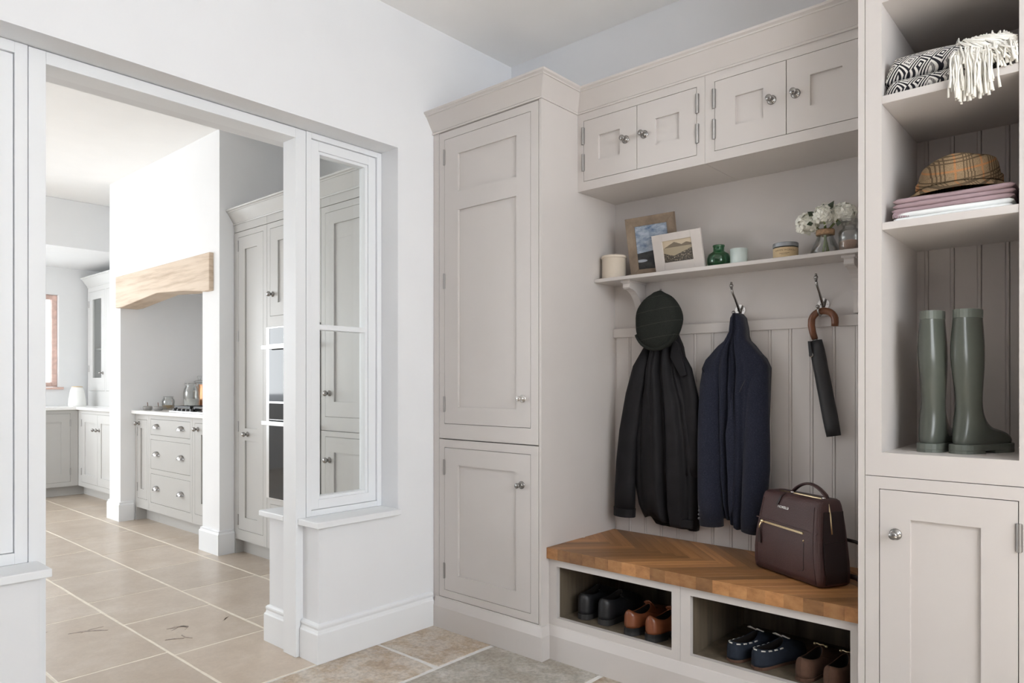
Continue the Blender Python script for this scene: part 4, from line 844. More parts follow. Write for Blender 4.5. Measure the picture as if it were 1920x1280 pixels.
# ------------------------------------------------------------------ things on the ledge shelf
c_ = thing('crock', 'plain cream glazed stoneware crock at the end of the shelf', 'crock', (-1.757, 2.678, SZ))
obj('body', MB().lathe([(0, 0), (0.052, 0), (0.054, 0.003), (0.054, 0.092), (0.0575, 0.094), (0.0585, 0.102), (0.055, 0.105), (0.050, 0.104), (0.049, 0.012), (0, 0.010)], n=32), 'cream', c_, smooth=False, bevel=0.0, world=False)
for q in c_.children: 
    for pl in q.data.polygons: pl.use_smooth = abs(pl.normal.z) < 0.5
def uv_quad(o, corners):      # print on a flat quad: corners bl, br, tr, tl
    me = bpy.data.meshes.new('print'); me.from_pydata(corners, [], [(0, 1, 2, 3)]); ul = me.uv_layers.new(name='UVMap')
    for i, uv in enumerate(((0, 0), (1, 0), (1, 1), (0, 1))): ul.data[i].uv = uv
    return me
def picture_frame(name, label, loc, lean, rz, wd, ht, bw, th, fmat, pmat, parts):
    f = thing(name, label, 'picture frame', loc, rz)
    rot = Matrix.Rotation(-lean, 4, 'X')
    def O(nm, g, m_, **k):
        me = g.mesh(nm) if isinstance(g, MB) else g
        me.transform(rot); me.materials.append(M[m_]); o = bpy.data.objects.new(nm, me); C.objects.link(o); o.parent = f
        if k.get('bevel'): md = o.modifiers.new('bevel', 'BEVEL'); md.width = k['bevel']; md.segments = 2
        return o
    x = wd/2
    if parts == 'moulding':
        q = [(-x, 0), (x, 0), (x, ht), (-x, ht)]; qi = [(-x+bw, bw), (x-bw, bw), (x-bw, ht-bw), (-x+bw, ht-bw)]
        for k in range(4):                                # four mitred lengths
            a, b, ci, di = q[k], q[(k+1) % 4], qi[(k+1) % 4], qi[k]
            g = MB(); front = [(a[0], -th, a[1]), (b[0], -th, b[1]), (ci[0], -th*0.62, ci[1]), (di[0], -th*0.62, di[1])]; back = [(p_[0], 0, p_[2]) for p_ in front]
            g.add(front+back, [(0, 1, 2, 3), (7, 6, 5, 4), (0, 4, 5, 1), (1, 5, 6, 2), (2, 6, 7, 3), (3, 7, 4, 0)]); O('rail', g, fmat, bevel=0.0012)
        O('backing_board', MB().box(-x+0.004, x-0.004, -0.004, 0.0, 0.004, ht-0.004), 'frameoak')
        O('photograph', uv_quad(f, [(-x+bw-0.002, -0.0055, bw-0.002), (x-bw+0.002, -0.0055, bw-0.002), (x-bw+0.002, -0.0055, ht-bw+0.002), (-x+bw-0.002, -0.0055, ht-bw+0.002)]), pmat)
    else:
        iw, ih, iz = parts
        O('mount', frame_ring(-x, x, 0, ht, -iw/2, iw/2, iz, iz+ih, -th, th), fmat, bevel=0.001)
        O('backing_board', MB().box(-x+0.002, x-0.002, 0.0002, 0.004, 0.002, ht-0.002), fmat)
        O('photograph', uv_quad(f, [(-iw/2-0.002, -0.0004, iz-0.002), (iw/2+0.002, -0.0004, iz-0.002), (iw/2+0.002, -0.0004, iz+ih+0.002), (-iw/2-0.002, -0.0004, iz+ih+0.002)]), pmat)
    return f
M['mount'] = plain('pale_limed_board', (0.60, 0.56, 0.53), 0.75, var=0.04, nscale=14)
picture_frame('picture_frame', 'wooden framed landscape photograph leaning on the wall', (-1.562, 2.718, SZ), R(-13), R(2), 0.232, 0.262, 0.038, 0.018, 'frameoak', 'photo1', 'moulding')
picture_frame('picture_frame', 'pale mounted sepia photograph of a mountain lake, overlapping the wooden frame', (-1.420, 2.672, SZ), R(-14), R(-4), 0.232, 0.165, 0.03, 0.008, 'mount', 'photo2', (0.140, 0.090, 0.045))
v_ = thing('green_vase', 'small round green glass bottle vase', 'vase', (-1.262, 2.692, SZ))
obj('glass', MB().lathe([(0, 0), (0.034, 0), (0.041, 0.006), (0.0455, 0.022), (0.0455, 0.040), (0.040, 0.055), (0.026, 0.064), (0.0215, 0.068), (0.0215, 0.084), (0.0235, 0.086), (0.0235, 0.092), (0.019, 0.092), (0.0175, 0.070), (0.036, 0.054), (0.042, 0.038), (0.042, 0.022), (0.035, 0.008), (0, 0.008)], n=32), 'greenglass', v_, smooth=True, world=False)
tl = tag(obj('tealight_glass', MB().lathe([(0, 0), (0.031, 0), (0.033, 0.003), (0.0335, 0.069), (0.0305, 0.069), (0.029, 0.008), (0, 0.006)], n=28), 'frosted', smooth=True), 'frosted pale glass tumbler beside the green vase', 'candle holder'); tl.location = (-1.183, 2.705, SZ)
cn = thing('candle_jar', 'short candle jar with grey lid and kraft paper label', 'candle', (-0.990, 2.686, SZ))
obj('jar', MB().lathe([(0, 0), (0.0435, 0), (0.0445, 0.002), (0.0445, 0.046), (0, 0.046)], n=36), 'jarglass', cn, world=False)
obj('wax', MB().lathe([(0, 0.004), (0.041, 0.004), (0.041, 0.040), (0, 0.040)], n=30), 'cream', cn, world=False)
obj('label_band', MB().lathe([(0.0448, 0.004), (0.0452, 0.004), (0.0452, 0.042), (0.0448, 0.042)], n=36), 'paperlabel', cn, smooth=False, world=False)
obj('lid', MB().lathe([(0, 0.0465), (0.0458, 0.0465), (0.0458, 0.060), (0.044, 0.062), (0, 0.0625)], n=36), 'lidgrey', cn, world=False)
def text_mesh(body, size, name):
    cu = bpy.data.curves.new(name, 'FONT'); cu.body = body; cu.size = size; cu.align_x = 'CENTER'; cu.align_y = 'CENTER'; cu.space_character = 1.1; cu.extrude = 0.0001
    to = bpy.data.objects.new(name, cu); C.objects.link(to); dg = bpy.context.evaluated_depsgraph_get()
    me = bpy.data.meshes.new_from_object(to.evaluated_get(dg)); bpy.data.objects.remove(to); bpy.data.curves.remove(cu); return me
def wrap_text(body, size, rad, z, ang, mat_, parent):
    me = text_mesh(body, size, 'lettering')
    for vv in me.vertices:
        a = ang+vv.co.x/rad; r_ = rad+0.0002+vv.co.z; vv.co = Vector((r_*math.cos(a), r_*math.sin(a), z+vv.co.y))
    me.materials.clear(); me.materials.append(M[mat_]); o = bpy.data.objects.new('lettering', me); C.objects.link(o); o.parent = parent; return o
ang = math.atan2(-2.686, 0.990)
wrap_text('HAVEN WORKS', 0.0092, 0.0453, 0.0310, ang-0.12, 'ink', cn)
for z_, a0_, a1_ in ((0.0190, -0.50, 0.30), (0.0150, -0.35, 0.15), (0.0290, 0.62, 0.86)):
    obj('printed_line', MB().loft([[((0.0453+q)*math.cos(ang+a0_+(a1_-a0_)*k/8), (0.0453+q)*math.sin(ang+a0_+(a1_-a0_)*k/8), z_+h_) for q, h_ in ((0, 0), (0.0003, 0), (0.0003, 0.0011), (0, 0.0011))] for k in range(9)]), 'ink', cn, world=False)
# flower vase with three hydrangea stems
VX, VY = -0.846, 2.688
vs_ = thing('flower_vase', 'clear conical glass vase with jute band holding white flowers', 'vase', (VX, VY, SZ))
obj('glass', MB().lathe([(0, 0), (0.046, 0), (0.051, 0.005), (0.051, 0.014), (0.043, 0.034), (0.030, 0.062), (0.027, 0.075), (0.027, 0.092), (0.029, 0.096), (0.0265, 0.096), (0.0245, 0.090), (0.0245, 0.074), (0.028, 0.060), (0.041, 0.033), (0.048, 0.014), (0.046, 0.007), (0, 0.006)], n=32), 'jarglass', vs_, smooth=True, world=False)
obj('jute_band', MB().lathe([(0.0275, 0.074), (0.0315, 0.074), (0.032, 0.080), (0.032, 0.088), (0.0312, 0.093), (0.0285, 0.093)], n=28), 'cork', vs_, smooth=True, world=False)
def hydrangea(label, hx, hy, hz, r, seed, base):
    rd = random.Random(seed)
    f = thing('hydrangea', label, 'flower', (VX, VY, SZ+0.008), group='hydrangea stems in the vase')
    hc = Vector((hx, hy, hz)); b0 = Vector((VX+base[0], VY+base[1], SZ+0.010)); mid = Vector((VX+base[0]*-0.4, VY+base[1]*-0.4, SZ+0.083))
    obj('stem', MB().tube([tuple(b0), tuple((b0+mid)/2), tuple(mid), tuple((mid+hc)/2+Vector((0, 0, 0.004))), tuple(hc)], 0.0042, 8), 'stemgreen', f, smooth=True)
    g = MB(); nfl = 40
    for i in range(nfl):
        zf = 1-1.55*(i+0.5)/nfl; th = i*2.39996+seed; rr = math.sqrt(max(0, 1-zf*zf)); d_ = Vector((rr*math.cos(th), rr*math.sin(th), zf)).normalized()
        c = hc+d_*r*rd.uniform(0.70, 1.0); a = d_.orthogonal().normalized(); b = d_.cross(a); ph = rd.uniform(0, PI)
        s0 = rd.uniform(0.0145, 0.0195)
        for k in range(4):
            an = ph+k*PI/2; u_ = a*math.cos(an)+b*math.sin(an); v2 = d_.cross(u_)
            p_ = [c, c+u_*s0*0.55+v2*s0*0.46+d_*0.0022, c+u_*s0*1.05+v2*s0*0.20+d_*rd.uniform(-0.006, 0.005), c+u_*s0*1.05-v2*s0*0.20+d_*rd.uniform(-0.006, 0.005), c+u_*s0*0.55-v2*s0*0.46+d_*0.0022]
            g.add([tuple(q) for q in p_], [(0, 1, 2, 3, 4)])
    g.ball(tuple(hc), r*0.55, 12)
    o = obj('blossom', g, 'petal', f, smooth=False); o['kind'] = 'stuff'
    return f
hydrangea('white hydrangea head leaning towards the candle jar', -0.905, 2.672, 1.722, 0.042, 1, (0.010, 0.004))
hydrangea('white hydrangea head low in the middle above the jute band', -0.838, 2.640, 1.737, 0.034, 2, (-0.004, -0.010))
hydrangea('white hydrangea head nearest the glass jar', -0.785, 2.690, 1.742, 0.043, 3, (-0.010, 0.006))
hd = hydrangea('white hydrangea head at the top back of the bunch', -0.852, 2.715, 1.762, 0.036, 4, (0.004, 0.010))
lf = MB()
for (lx, ly, lz), (dx, dy, dz_) in (((-0.848, 2.648, 1.752), (0.012, -0.012, 0.024)), ((-0.826, 2.652, 1.758), (0.020, -0.004, 0.026)), ((-0.868, 2.634, 1.742), (-0.016, -0.014, 0.012)), ((-0.872, 2.636, 1.716), (-0.014, -0.018, -0.006)), ((-0.795, 2.64, 1.704), (0.020, -0.014, -0.004))):
    a = Vector((lx, ly, lz)); d_ = Vector((dx, dy, dz_)); s__ = Vector((dz_, 0.004, -dx)).normalized()*0.011
    lf = MB().add([tuple(a), tuple(a+d_*0.5+s__), tuple(a+d_*1.15), tuple(a+d_*0.5-s__), tuple(a+d_*0.5+Vector((0, -0.003, 0)))], [(0, 1, 4), (1, 2, 4), (2, 3, 4), (3, 0, 4)])
    obj('leaf', lf, 'leaf', hd, solid=0.0008)
gj = thing('glass_jar', 'stoppered clear glass jar of pink sand beside the flowers', 'jar', (-0.758, 2.672, SZ))
obj('glass', MB().lathe([(0, 0), (0.036, 0), (0.0375, 0.003), (0.0375, 0.068), (0.034, 0.077), (0.024, 0.083), (0.022, 0.088), (0.024, 0.092), (0.020, 0.092), (0.020, 0.083), (0.032, 0.074), (0.0345, 0.066), (0.0345, 0.006), (0, 0.006)], n=30), 'jarglass', gj, smooth=True, world=False)
obj('stopper', MB().lathe([(0, 0.080), (0.018, 0.080), (0.019, 0.0935), (0.026, 0.096), (0.0285, 0.110), (0.030, 0.114), (0, 0.114)], n=26), 'jarglass', gj, smooth=False, world=False)
obj('sand', MB().lathe([(0, 0.0065), (0.0335, 0.0065), (0.0338, 0.036), (0.020, 0.041), (0, 0.041)], n=26), 'sand', gj, smooth=True, world=False)

# ------------------------------------------------------------------ leather backpack on the bench
bagA = Vector((-1.058, 2.545)); bagB = Vector((-0.768, 2.392)); ba = math.atan2(bagB.y-bagA.y, bagB.x-bagA.x); BW = (bagB-bagA).length
bg_ = thing('leather_backpack', 'burgundy leather backpack with pale gold zip standing on the bench', 'backpack', (bagA.x, bagA.y, BT), ba)
BD, BH = 0.138, 0.288           # local frame: x along the front, y to the back, z up
def bag_ring(z, inset, dfront, dback, rr, bul=0.0):
    x0, x1, y0, y1 = inset, BW-inset*0.9, dfront, BD-dback; pts = []
    for cx, cy, a0 in ((x1-rr, y0+rr, -PI/2), (x1-rr, y1-rr, 0), (x0+rr, y1-rr, PI/2), (x0+rr, y0+rr, PI)):
        for k in range(6):
            a = a0+PI/2*k/5; pts.append((cx+rr*math.cos(a), cy+rr*math.sin(a), z))
    return pts
rows_ = [(0.002, 0.012, 0.012, 0.010, 0.010), (0.008, 0.003, 0.003, 0.003, 0.014), (0.030, 0.0, 0.0, 0.0, 0.016), (0.08, 0.004, -0.004, 0.0, 0.016), (0.14, 0.011, -0.002, 0.002, 0.016), (0.20, 0.018, 0.006, 0.006, 0.016), (0.245, 0.023, 0.013, 0.010, 0.018), (0.268, 0.0245, 0.017, 0.014, 0.020), (0.281, 0.027, 0.022, 0.019, 0.020), (0.287, 0.033, 0.031, 0.028, 0.016)]
body = MB().loft([bag_ring(*q) for q in rows_])
ob = lambda nm, g, m_, par=bg_, **k: obj(nm, g, m_, par, world=False, **k)
ob('body', body, 'bag', smooth=True)
def yfront(z): 
    for a, b in zip(rows_, rows_[1:]):
        if a[0] <= z <= b[0]: f = (z-a[0])/(b[0]-a[0]); return a[2]+(b[2]-a[2])*f
    return 0.0
def xright(z):
    for a, b in zip(rows_, rows_[1:]):
        if a[0] <= z <= b[0]: f = (z-a[0])/(b[0]-a[0]); return BW-0.9*(a[1]+(b[1]-a[1])*f)
    return BW
gus = MB(); rings = []
for k in range(9):
    z = 0.012+k*0.0295; xr_ = xright(z)+0.0022; y0_ = yfront(z)+0.020; rings.append([(xr_-0.006, y0_, z), (xr_, y0_, z), (xr_, BD-0.022, z), (xr_-0.006, BD-0.022, z)])
gs = ob('gusset', gus.loft(rings), 'bagdark')
ob('side_pocket', MB().loft([[(xright(z)+0.002, yfront(z)+0.022, z), (xright(z)+0.0055, yfront(z)+0.022, z), (xright(z)+0.0055, BD-0.026, z), (xright(z)+0.002, BD-0.026, z)] for z in (0.014, 0.06, 0.11, 0.150)]), 'bagdark', gs, bevel=0.0015)
for xx, dx in ((0.020, 0.0), (BW-0.020, 0.0)):
    ob('piping', MB().tube([(xx+(z*0.085 if xx < 0.1 else -z*0.085), yfront(z)-0.0006, z) for z in [0.012+0.025*k for k in range(11)]], 0.0016, 6), 'bag', smooth=True)
zz0, zz1 = 0.176, 0.170
xa, xb = 0.060, BW-0.078
ob('pocket_flap', MB().prism([(0.016, 0.186), (BW-0.020, 0.176), (BW-0.020, 0.180), (0.016, 0.190)], 'y', yfront(0.18)-0.0012, yfront(0.18)+0.004), 'bag')
zp = ob('front_zip', MB().prism([(xa, zz0-0.0035), (xb, zz1-0.0038), (xb, zz1+0.0038), (xa, zz0+0.0035)], 'y', yfront(0.173)-0.0042, yfront(0.173)+0.002), 'gold', bevel=0.0008)
ob('zip_pull', MB().ball((xa-0.008, yfront(0.17)-0.006, zz0+0.001), 0.0075, 12, (1.2, 0.6, 0.9)).tube([(xa-0.010, yfront(0.17)-0.008, zz0-0.002), (xa-0.014, yfront(0.16)-0.009, zz0-0.014), (xa-0.016, yfront(0.15)-0.008, zz0-0.024)], 0.003, 8), 'gold', zp, smooth=True)
ob('tassel', MB().loft([[(xa-0.016-w_, yfront(0.14)-0.008, z), (xa-0.016+w_, yfront(0.14)-0.008, z), (xa-0.016+w_, yfront(0.14)-0.005, z), (xa-0.016-w_, yfront(0.14)-0.005, z)] for z, w_ in ((zz0-0.020, 0.003), (zz0-0.045, 0.0055), (zz0-0.078, 0.0085))]), 'bagdark', zp)
ob('rivet', MB().lathe([(0, 0), (0.0038, 0), (0.003, 0.002), (0, 0.0025)], (BW-0.074, yfront(0.148)-0.0005, 0.146), 10, 'y'), 'gold', smooth=True)
ob('seam', MB().tube([(BW-0.072, yfront(z)-0.0004, z) for z in (0.140, 0.11, 0.08, 0.055)]+[(BW-0.076, yfront(0.05)-0.0004, 0.045), (BW-0.10, yfront(0.04)-0.0004, 0.040)], 0.0009, 5), 'bagdark')
tz = ob('top_zip', MB().tube([(0.075, BD*0.42, 0.2865), (BW*0.5, BD*0.42, 0.2885), (BW-0.055, BD*0.42, 0.2865), (BW-0.026, BD*0.42, 0.272), (BW-0.0185, BD*0.43, 0.235), (BW-0.0125, BD*0.43, 0.175)], 0.0042, 8, 0.6), 'gold', smooth=True)
for q_ in (0.42, 0.86): ob('zip_pull', MB().ball((BW*q_, BD*0.41, 0.2905), 0.006, 10, (1.7, 0.7, 0.65)), 'nickel', tz, smooth=True)
ob('pull_tab', MB().loft([[(BW*0.42+dx-0.004, yy-0.002, z), (BW*0.42+dx+0.004, yy-0.002, z), (BW*0.42+dx+0.004, yy+0.001, z), (BW*0.42+dx-0.004, yy+0.001, z)] for dx, yy, z in ((0.0, 0.030, 0.290), (-0.010, 0.018, 0.278), (-0.022, yfront(0.25)-0.003, 0.246))]), 'bagdark', tz)
ob('handle', MB().tube([(0.105+(BW-0.155)*k/12, BD*0.62, 0.279+0.047*math.sin(PI*k/12)**0.75) for k in range(13)], [0.006]+[0.0105]*11+[0.006], 12, 0.45, side=(0, 1, 0)), 'bag', smooth=True)
for zst, yy in ((0.150, 0.0), (0.030, 0.02)):
    ob('strap', MB().tube([(BW-0.05, BD-0.004, zst), (BW+0.000, BD+0.012, zst-0.004), (BW+0.030, BD+0.024, zst-0.014-yy*0.2), (BW+0.055, BD+0.030, max(0.014, zst-0.026))], 0.009 if yy else 0.006, 10, 0.5, side=(0, 0, 1)), 'bagdark', smooth=True)
me = text_mesh('FIORELLI', 0.0125, 'lettering'); me.transform(Matrix.Translation((BW*0.44, yfront(0.238)-0.0016, 0.240)) @ Matrix.Rotation(R(90)-0.16, 4, 'X')); me.materials.clear(); me.materials.append(M['nickel'])
lt = bpy.data.objects.new('lettering', me); C.objects.link(lt); lt.parent = bg_

# ------------------------------------------------------------------ shoes
HW = [(0, 0.0), (0.015, 0.014), (0.05, 0.0245), (0.12, 0.0305), (0.25, 0.0325), (0.42, 0.0345), (0.58, 0.0410), (0.72, 0.0460), (0.84, 0.0420), (0.93, 0.0300), (0.98, 0.0150), (1, 0.0)]
def hwid(t):
    for (a, wa), (b, wb) in zip(HW, HW[1:]):
        if a <= t <= b: f = (t-a)/(b-a); f = f*f*(3-2*f) if 0.1 < t < 0.9 else f; return wa+(wb-wa)*f
    return 0
def outline(Ls, k=1.0, n=22):
    ts = [0.5-0.5*math.cos(PI*i/n) for i in range(n+1)]
    return [(-hwid(t)*k, t*Ls) for t in ts] + [(hwid(t)*k, t*Ls) for t in reversed(ts[1:-1])]
def shoe(name, label, loc, rz, Ls, heel_h, side_h, sole_h, mat_, group, sole_mat='rubber', op=(0.04, 0.50), heel=False, extra=None, wk=1.0):
    s0 = thing(name, label, 'shoe', loc, rz, group=group)
    o = lambda nm, g, m_, **k: obj(nm, g, m_, s0, world=False, **k)
    ol = outline(Ls, wk); n = len(ol)
    o0, o1 = op[0]*Ls, op[1]*Ls; oc = (o0+o1)/2; orad = (o1-o0)/2
    def opening(x_, y_):
        t = y_/Ls; a = math.atan2(x_/0.034, (y_-0.36*Ls)/(0.36*Ls if y_ < 0.36*Ls else 0.64*Ls)); ca = math.cos(a)
        return (0.0235*wk*math.sin(a), oc+orad*ca), ca
    rings = []
    prof = [(0.0, 0.0), (0.02, 0.10), (0.05, 0.25), (0.12, 0.45), (0.25, 0.64), (0.45, 0.82), (0.70, 0.94), (0.9, 0.99), (1.0, 1.0)]
    for s1_, zf in prof:
        ring = []
        for x_, y_ in ol:
            (ox, oy), ca = opening(x_, y_)
            top = side_h+(heel_h-side_h)*max(0, -ca)**2+0.020*max(0, ca)**2
            fr = s1_**(1.0+0.0*ca); back = max(0, -ca)
            f2 = s1_**(1+1.2*back)
            px_ = x_+(ox-x_)*f2; py_ = y_+(oy-y_)*f2
            zz = sole_h+(top-sole_h)*(zf if ca > -0.2 else zf**0.75)
            if ca > 0.3: zz = sole_h+(top-sole_h)*(0.40*min(1, s1_/0.05)+0.60*s1_**0.85) if s1_ > 0 else sole_h
            ring.append((px_, py_, zz))
        rings.append(ring)
    o('upper', MB().loft(rings, cap=False), mat_, smooth=True, solid=0.0025)
    top = rings[-1]; cx = sum(p_[0] for p_ in top)/n; cy = sum(p_[1] for p_ in top)/n
    inner = [top] + [[(cx+(p_[0]-cx)*k, cy+(p_[1]-cy)*k, sole_h+0.006+(p_[2]-sole_h-0.006)*q) for p_ in top] for k, q in ((1.08, 0.6), (1.12, 0.25), (1.0, 0.0))]
    g = MB().loft(inner, cap=False); k0 = len(g.v); g.f.append(tuple(range(k0-n, k0))); o('lining', g, 'lining', smooth=True)
    so = outline(Ls, wk*1.06)
    g = MB().prism([(x_, y_*1.02-0.01*Ls) for x_, y_ in so], 'z', 0.0 if not heel else sole_h*0.45, sole_h)
    if heel:
        hp = [(x_, y_*1.02-0.01*Ls) for x_, y_ in so]; hp = clip(hp, lambda a: 0.27*Ls-a[1]); g.prism(hp, 'z', 0.0, sole_h)
        bp_ = clip([(x_*0.97, y_) for x_, y_ in so], lambda a: a[1]-0.50*Ls); g.prism(bp_, 'z', 0.0, sole_h*0.5)
    o('sole', g, sole_mat, bevel=0.001)
    if extra: extra(s0, rings, o, Ls)
    return s0
FZ = 0.1622
def ext_lace(s0, rings, o, Ls):
    for k in range(3):
        yy = Ls*(0.52+0.06*k); zz = 0.088-0.010*k; o('lace', MB().tube([(-0.022, yy, zz-0.006), (0, yy-0.004, zz+0.002), (0.022, yy, zz-0.006)], 0.0018, 6), 'laced', smooth=True)
def ext_tongue(s0, rings, o, Ls):
    top = rings[-1]; o('topline', MB().tube(top+[top[0]], 0.0016, 6), 'tan', smooth=True)
    o('tongue', MB().loft([[(x_, yy, zz+0.004-0.006*abs(x_/0.024)**2), (x_, yy+0.003, zz-0.006*abs(x_/0.024)**2)] for x_ in (-0.024, -0.012, 0, 0.012, 0.024) for yy, zz in ((Ls*0.47, 0.106),)][0:0] or [[(-0.022, Ls*q, z_), (-0.012, Ls*q+0.002, z_+0.007), (0, Ls*q+0.003, z_+0.010), (0.012, Ls*q+0.002, z_+0.007), (0.022, Ls*q, z_)] for q, z_ in ((0.60, 0.070), (0.53, 0.084), (0.47, 0.098))], cap=False, closed=False), 'tan', smooth=True, solid=0.003)
    for k in range(2): o('lace', MB().tube([(-0.020, Ls*(0.52+0.06*k), 0.092-0.011*k), (0, Ls*(0.515+0.06*k), 0.101-0.011*k), (0.020, Ls*(0.52+0.06*k), 0.092-0.011*k)], 0.0016, 6), 'tan', smooth=True)
def ext_boat(s0, rings, o, Ls):
    mid = rings[5]; n = len(mid)
    for a in range(0, n):
        y_ = mid[a][1]
        if y_ < 0.50*Ls and a % 4 in (0, 1, 2):
            pass
    pts = [rings[6][k] for k in range(n) if rings[6][k][1] < 0.47*Ls]
    left = [q for q in pts if q[0] <= 0]; right = [q for q in pts if q[0] > 0]
    seq = sorted(left, key=lambda q: -q[1]) + sorted(right, key=lambda q: q[1])
    P_ = [Vector(q)+Vector((q[0]*0.06, -0.0015 if q[1] < 0.1*Ls else 0, 0.0)) for q in seq]
    ln = [0]
    for a, b in zip(P_, P_[1:]): ln.append(ln[-1]+(b-a).length)
    def at(d_):
        for i in range(len(ln)-1):
            if ln[i] <= d_ <= ln[i+1]: return P_[i].lerp(P_[i+1], (d_-ln[i])/max(1e-6, ln[i+1]-ln[i]))
        return P_[-1]
    d_ = 0.006
    while d_ < ln[-1]-0.02:
        o('side_lace', MB().tube([tuple(at(d_)), tuple(at(d_+0.007)+Vector((0, 0, 0.0006))), tuple(at(d_+0.015))], 0.0026, 6), 'lace', smooth=True); d_ += 0.029
    yb_ = 0.55*Ls; zb_ = 0.083
    bow = MB().tube([(0, yb_, zb_), (-0.014, yb_-0.016, zb_+0.012), (-0.028, yb_-0.012, zb_+0.006), (-0.018, yb_+0.004, zb_), (0, yb_, zb_+0.002), (0.014, yb_-0.014, zb_+0.011), (0.030, yb_-0.006, zb_+0.004), (0.016, yb_+0.008, zb_), (0, yb_, zb_+0.002), (0.020, yb_+0.016, zb_-0.004)], 0.0021, 6)
    o('bow', bow, 'lace', smooth=True)
def ext_loafer(s0, rings, o, Ls):
    top = rings[-1]; yy = max(q[1] for q in top)-0.004; zz = max(q[2] for q in top if q[1] > yy-0.02)
    o('snaffle', MB().tube([(-0.020, yy+0.006, zz+0.002), (-0.010, yy+0.004, zz+0.007), (0, yy+0.003, zz+0.005), (0.010, yy+0.004, zz+0.007), (0.020, yy+0.006, zz+0.002)], 0.0024, 8).ball((-0.020, yy+0.006, zz+0.003), 0.0045, 10).ball((0.020, yy+0.006, zz+0.003), 0.0045, 10), 'gold', smooth=True)
    o('back_seam', MB().tube([(0, rings[k][0][1]-0.0018, rings[k][0][2]) for k in range(1, len(rings))], 0.0011, 6), 'brownsuede', smooth=True)
shoe('leather_boot', 'black leather shoe nearest the oak side of the cubby', (-1.700, 2.352, FZ), R(4), 0.285, 0.105, 0.094, 0.022, 'blackleather', 'pair of black shoes', extra=ext_lace, wk=1.06)
shoe('leather_boot', 'black leather shoe next to the tan pair', (-1.600, 2.350, FZ), R(0), 0.285, 0.105, 0.094, 0.022, 'blackleather', 'pair of black shoes', extra=ext_lace, wk=1.06)
shoe('tan_shoe', 'polished tan leather shoe beside the black pair', (-1.462, 2.320, FZ), R(-7), 0.28, 0.096, 0.074, 0.030, 'tan', 'pair of tan shoes', extra=ext_tongue, heel=True)
shoe('tan_shoe', 'polished tan leather shoe beside the cubby frame', (-1.366, 2.314, FZ), R(-9), 0.28, 0.096, 0.074, 0.030, 'tan', 'pair of tan shoes', extra=ext_tongue, heel=True)
shoe('boat_shoe', 'navy suede boat shoe further from the brown loafers', (-1.054, 2.338, FZ), R(-14), 0.265, 0.068, 0.060, 0.010, 'navysuede', 'pair of navy boat shoes', sole_mat='brownsuede', extra=ext_boat, op=(0.05, 0.56), wk=0.95)
shoe('boat_shoe', 'navy suede boat shoe next to the brown loafers', (-0.964, 2.332, FZ), R(-16), 0.265, 0.068, 0.060, 0.010, 'navysuede', 'pair of navy boat shoes', sole_mat='brownsuede', extra=ext_boat, op=(0.05, 0.56), wk=0.95)
shoe('brown_loafer', 'brown suede loafer with gold bit beside the boat shoes', (-0.812, 2.333, FZ), R(-7), 0.27, 0.074, 0.062, 0.012, 'brownsuede', 'pair of brown loafers', sole_mat='brownsuede', extra=ext_loafer, op=(0.05, 0.52), wk=0.93)
shoe('brown_loafer', 'brown suede loafer with gold bit at the cubby edge', (-0.720, 2.322, FZ), R(-5), 0.27, 0.074, 0.062, 0.012, 'brownsuede', 'pair of brown loafers', sole_mat='brownsuede', extra=ext_loafer, op=(0.05, 0.52), wk=0.93)

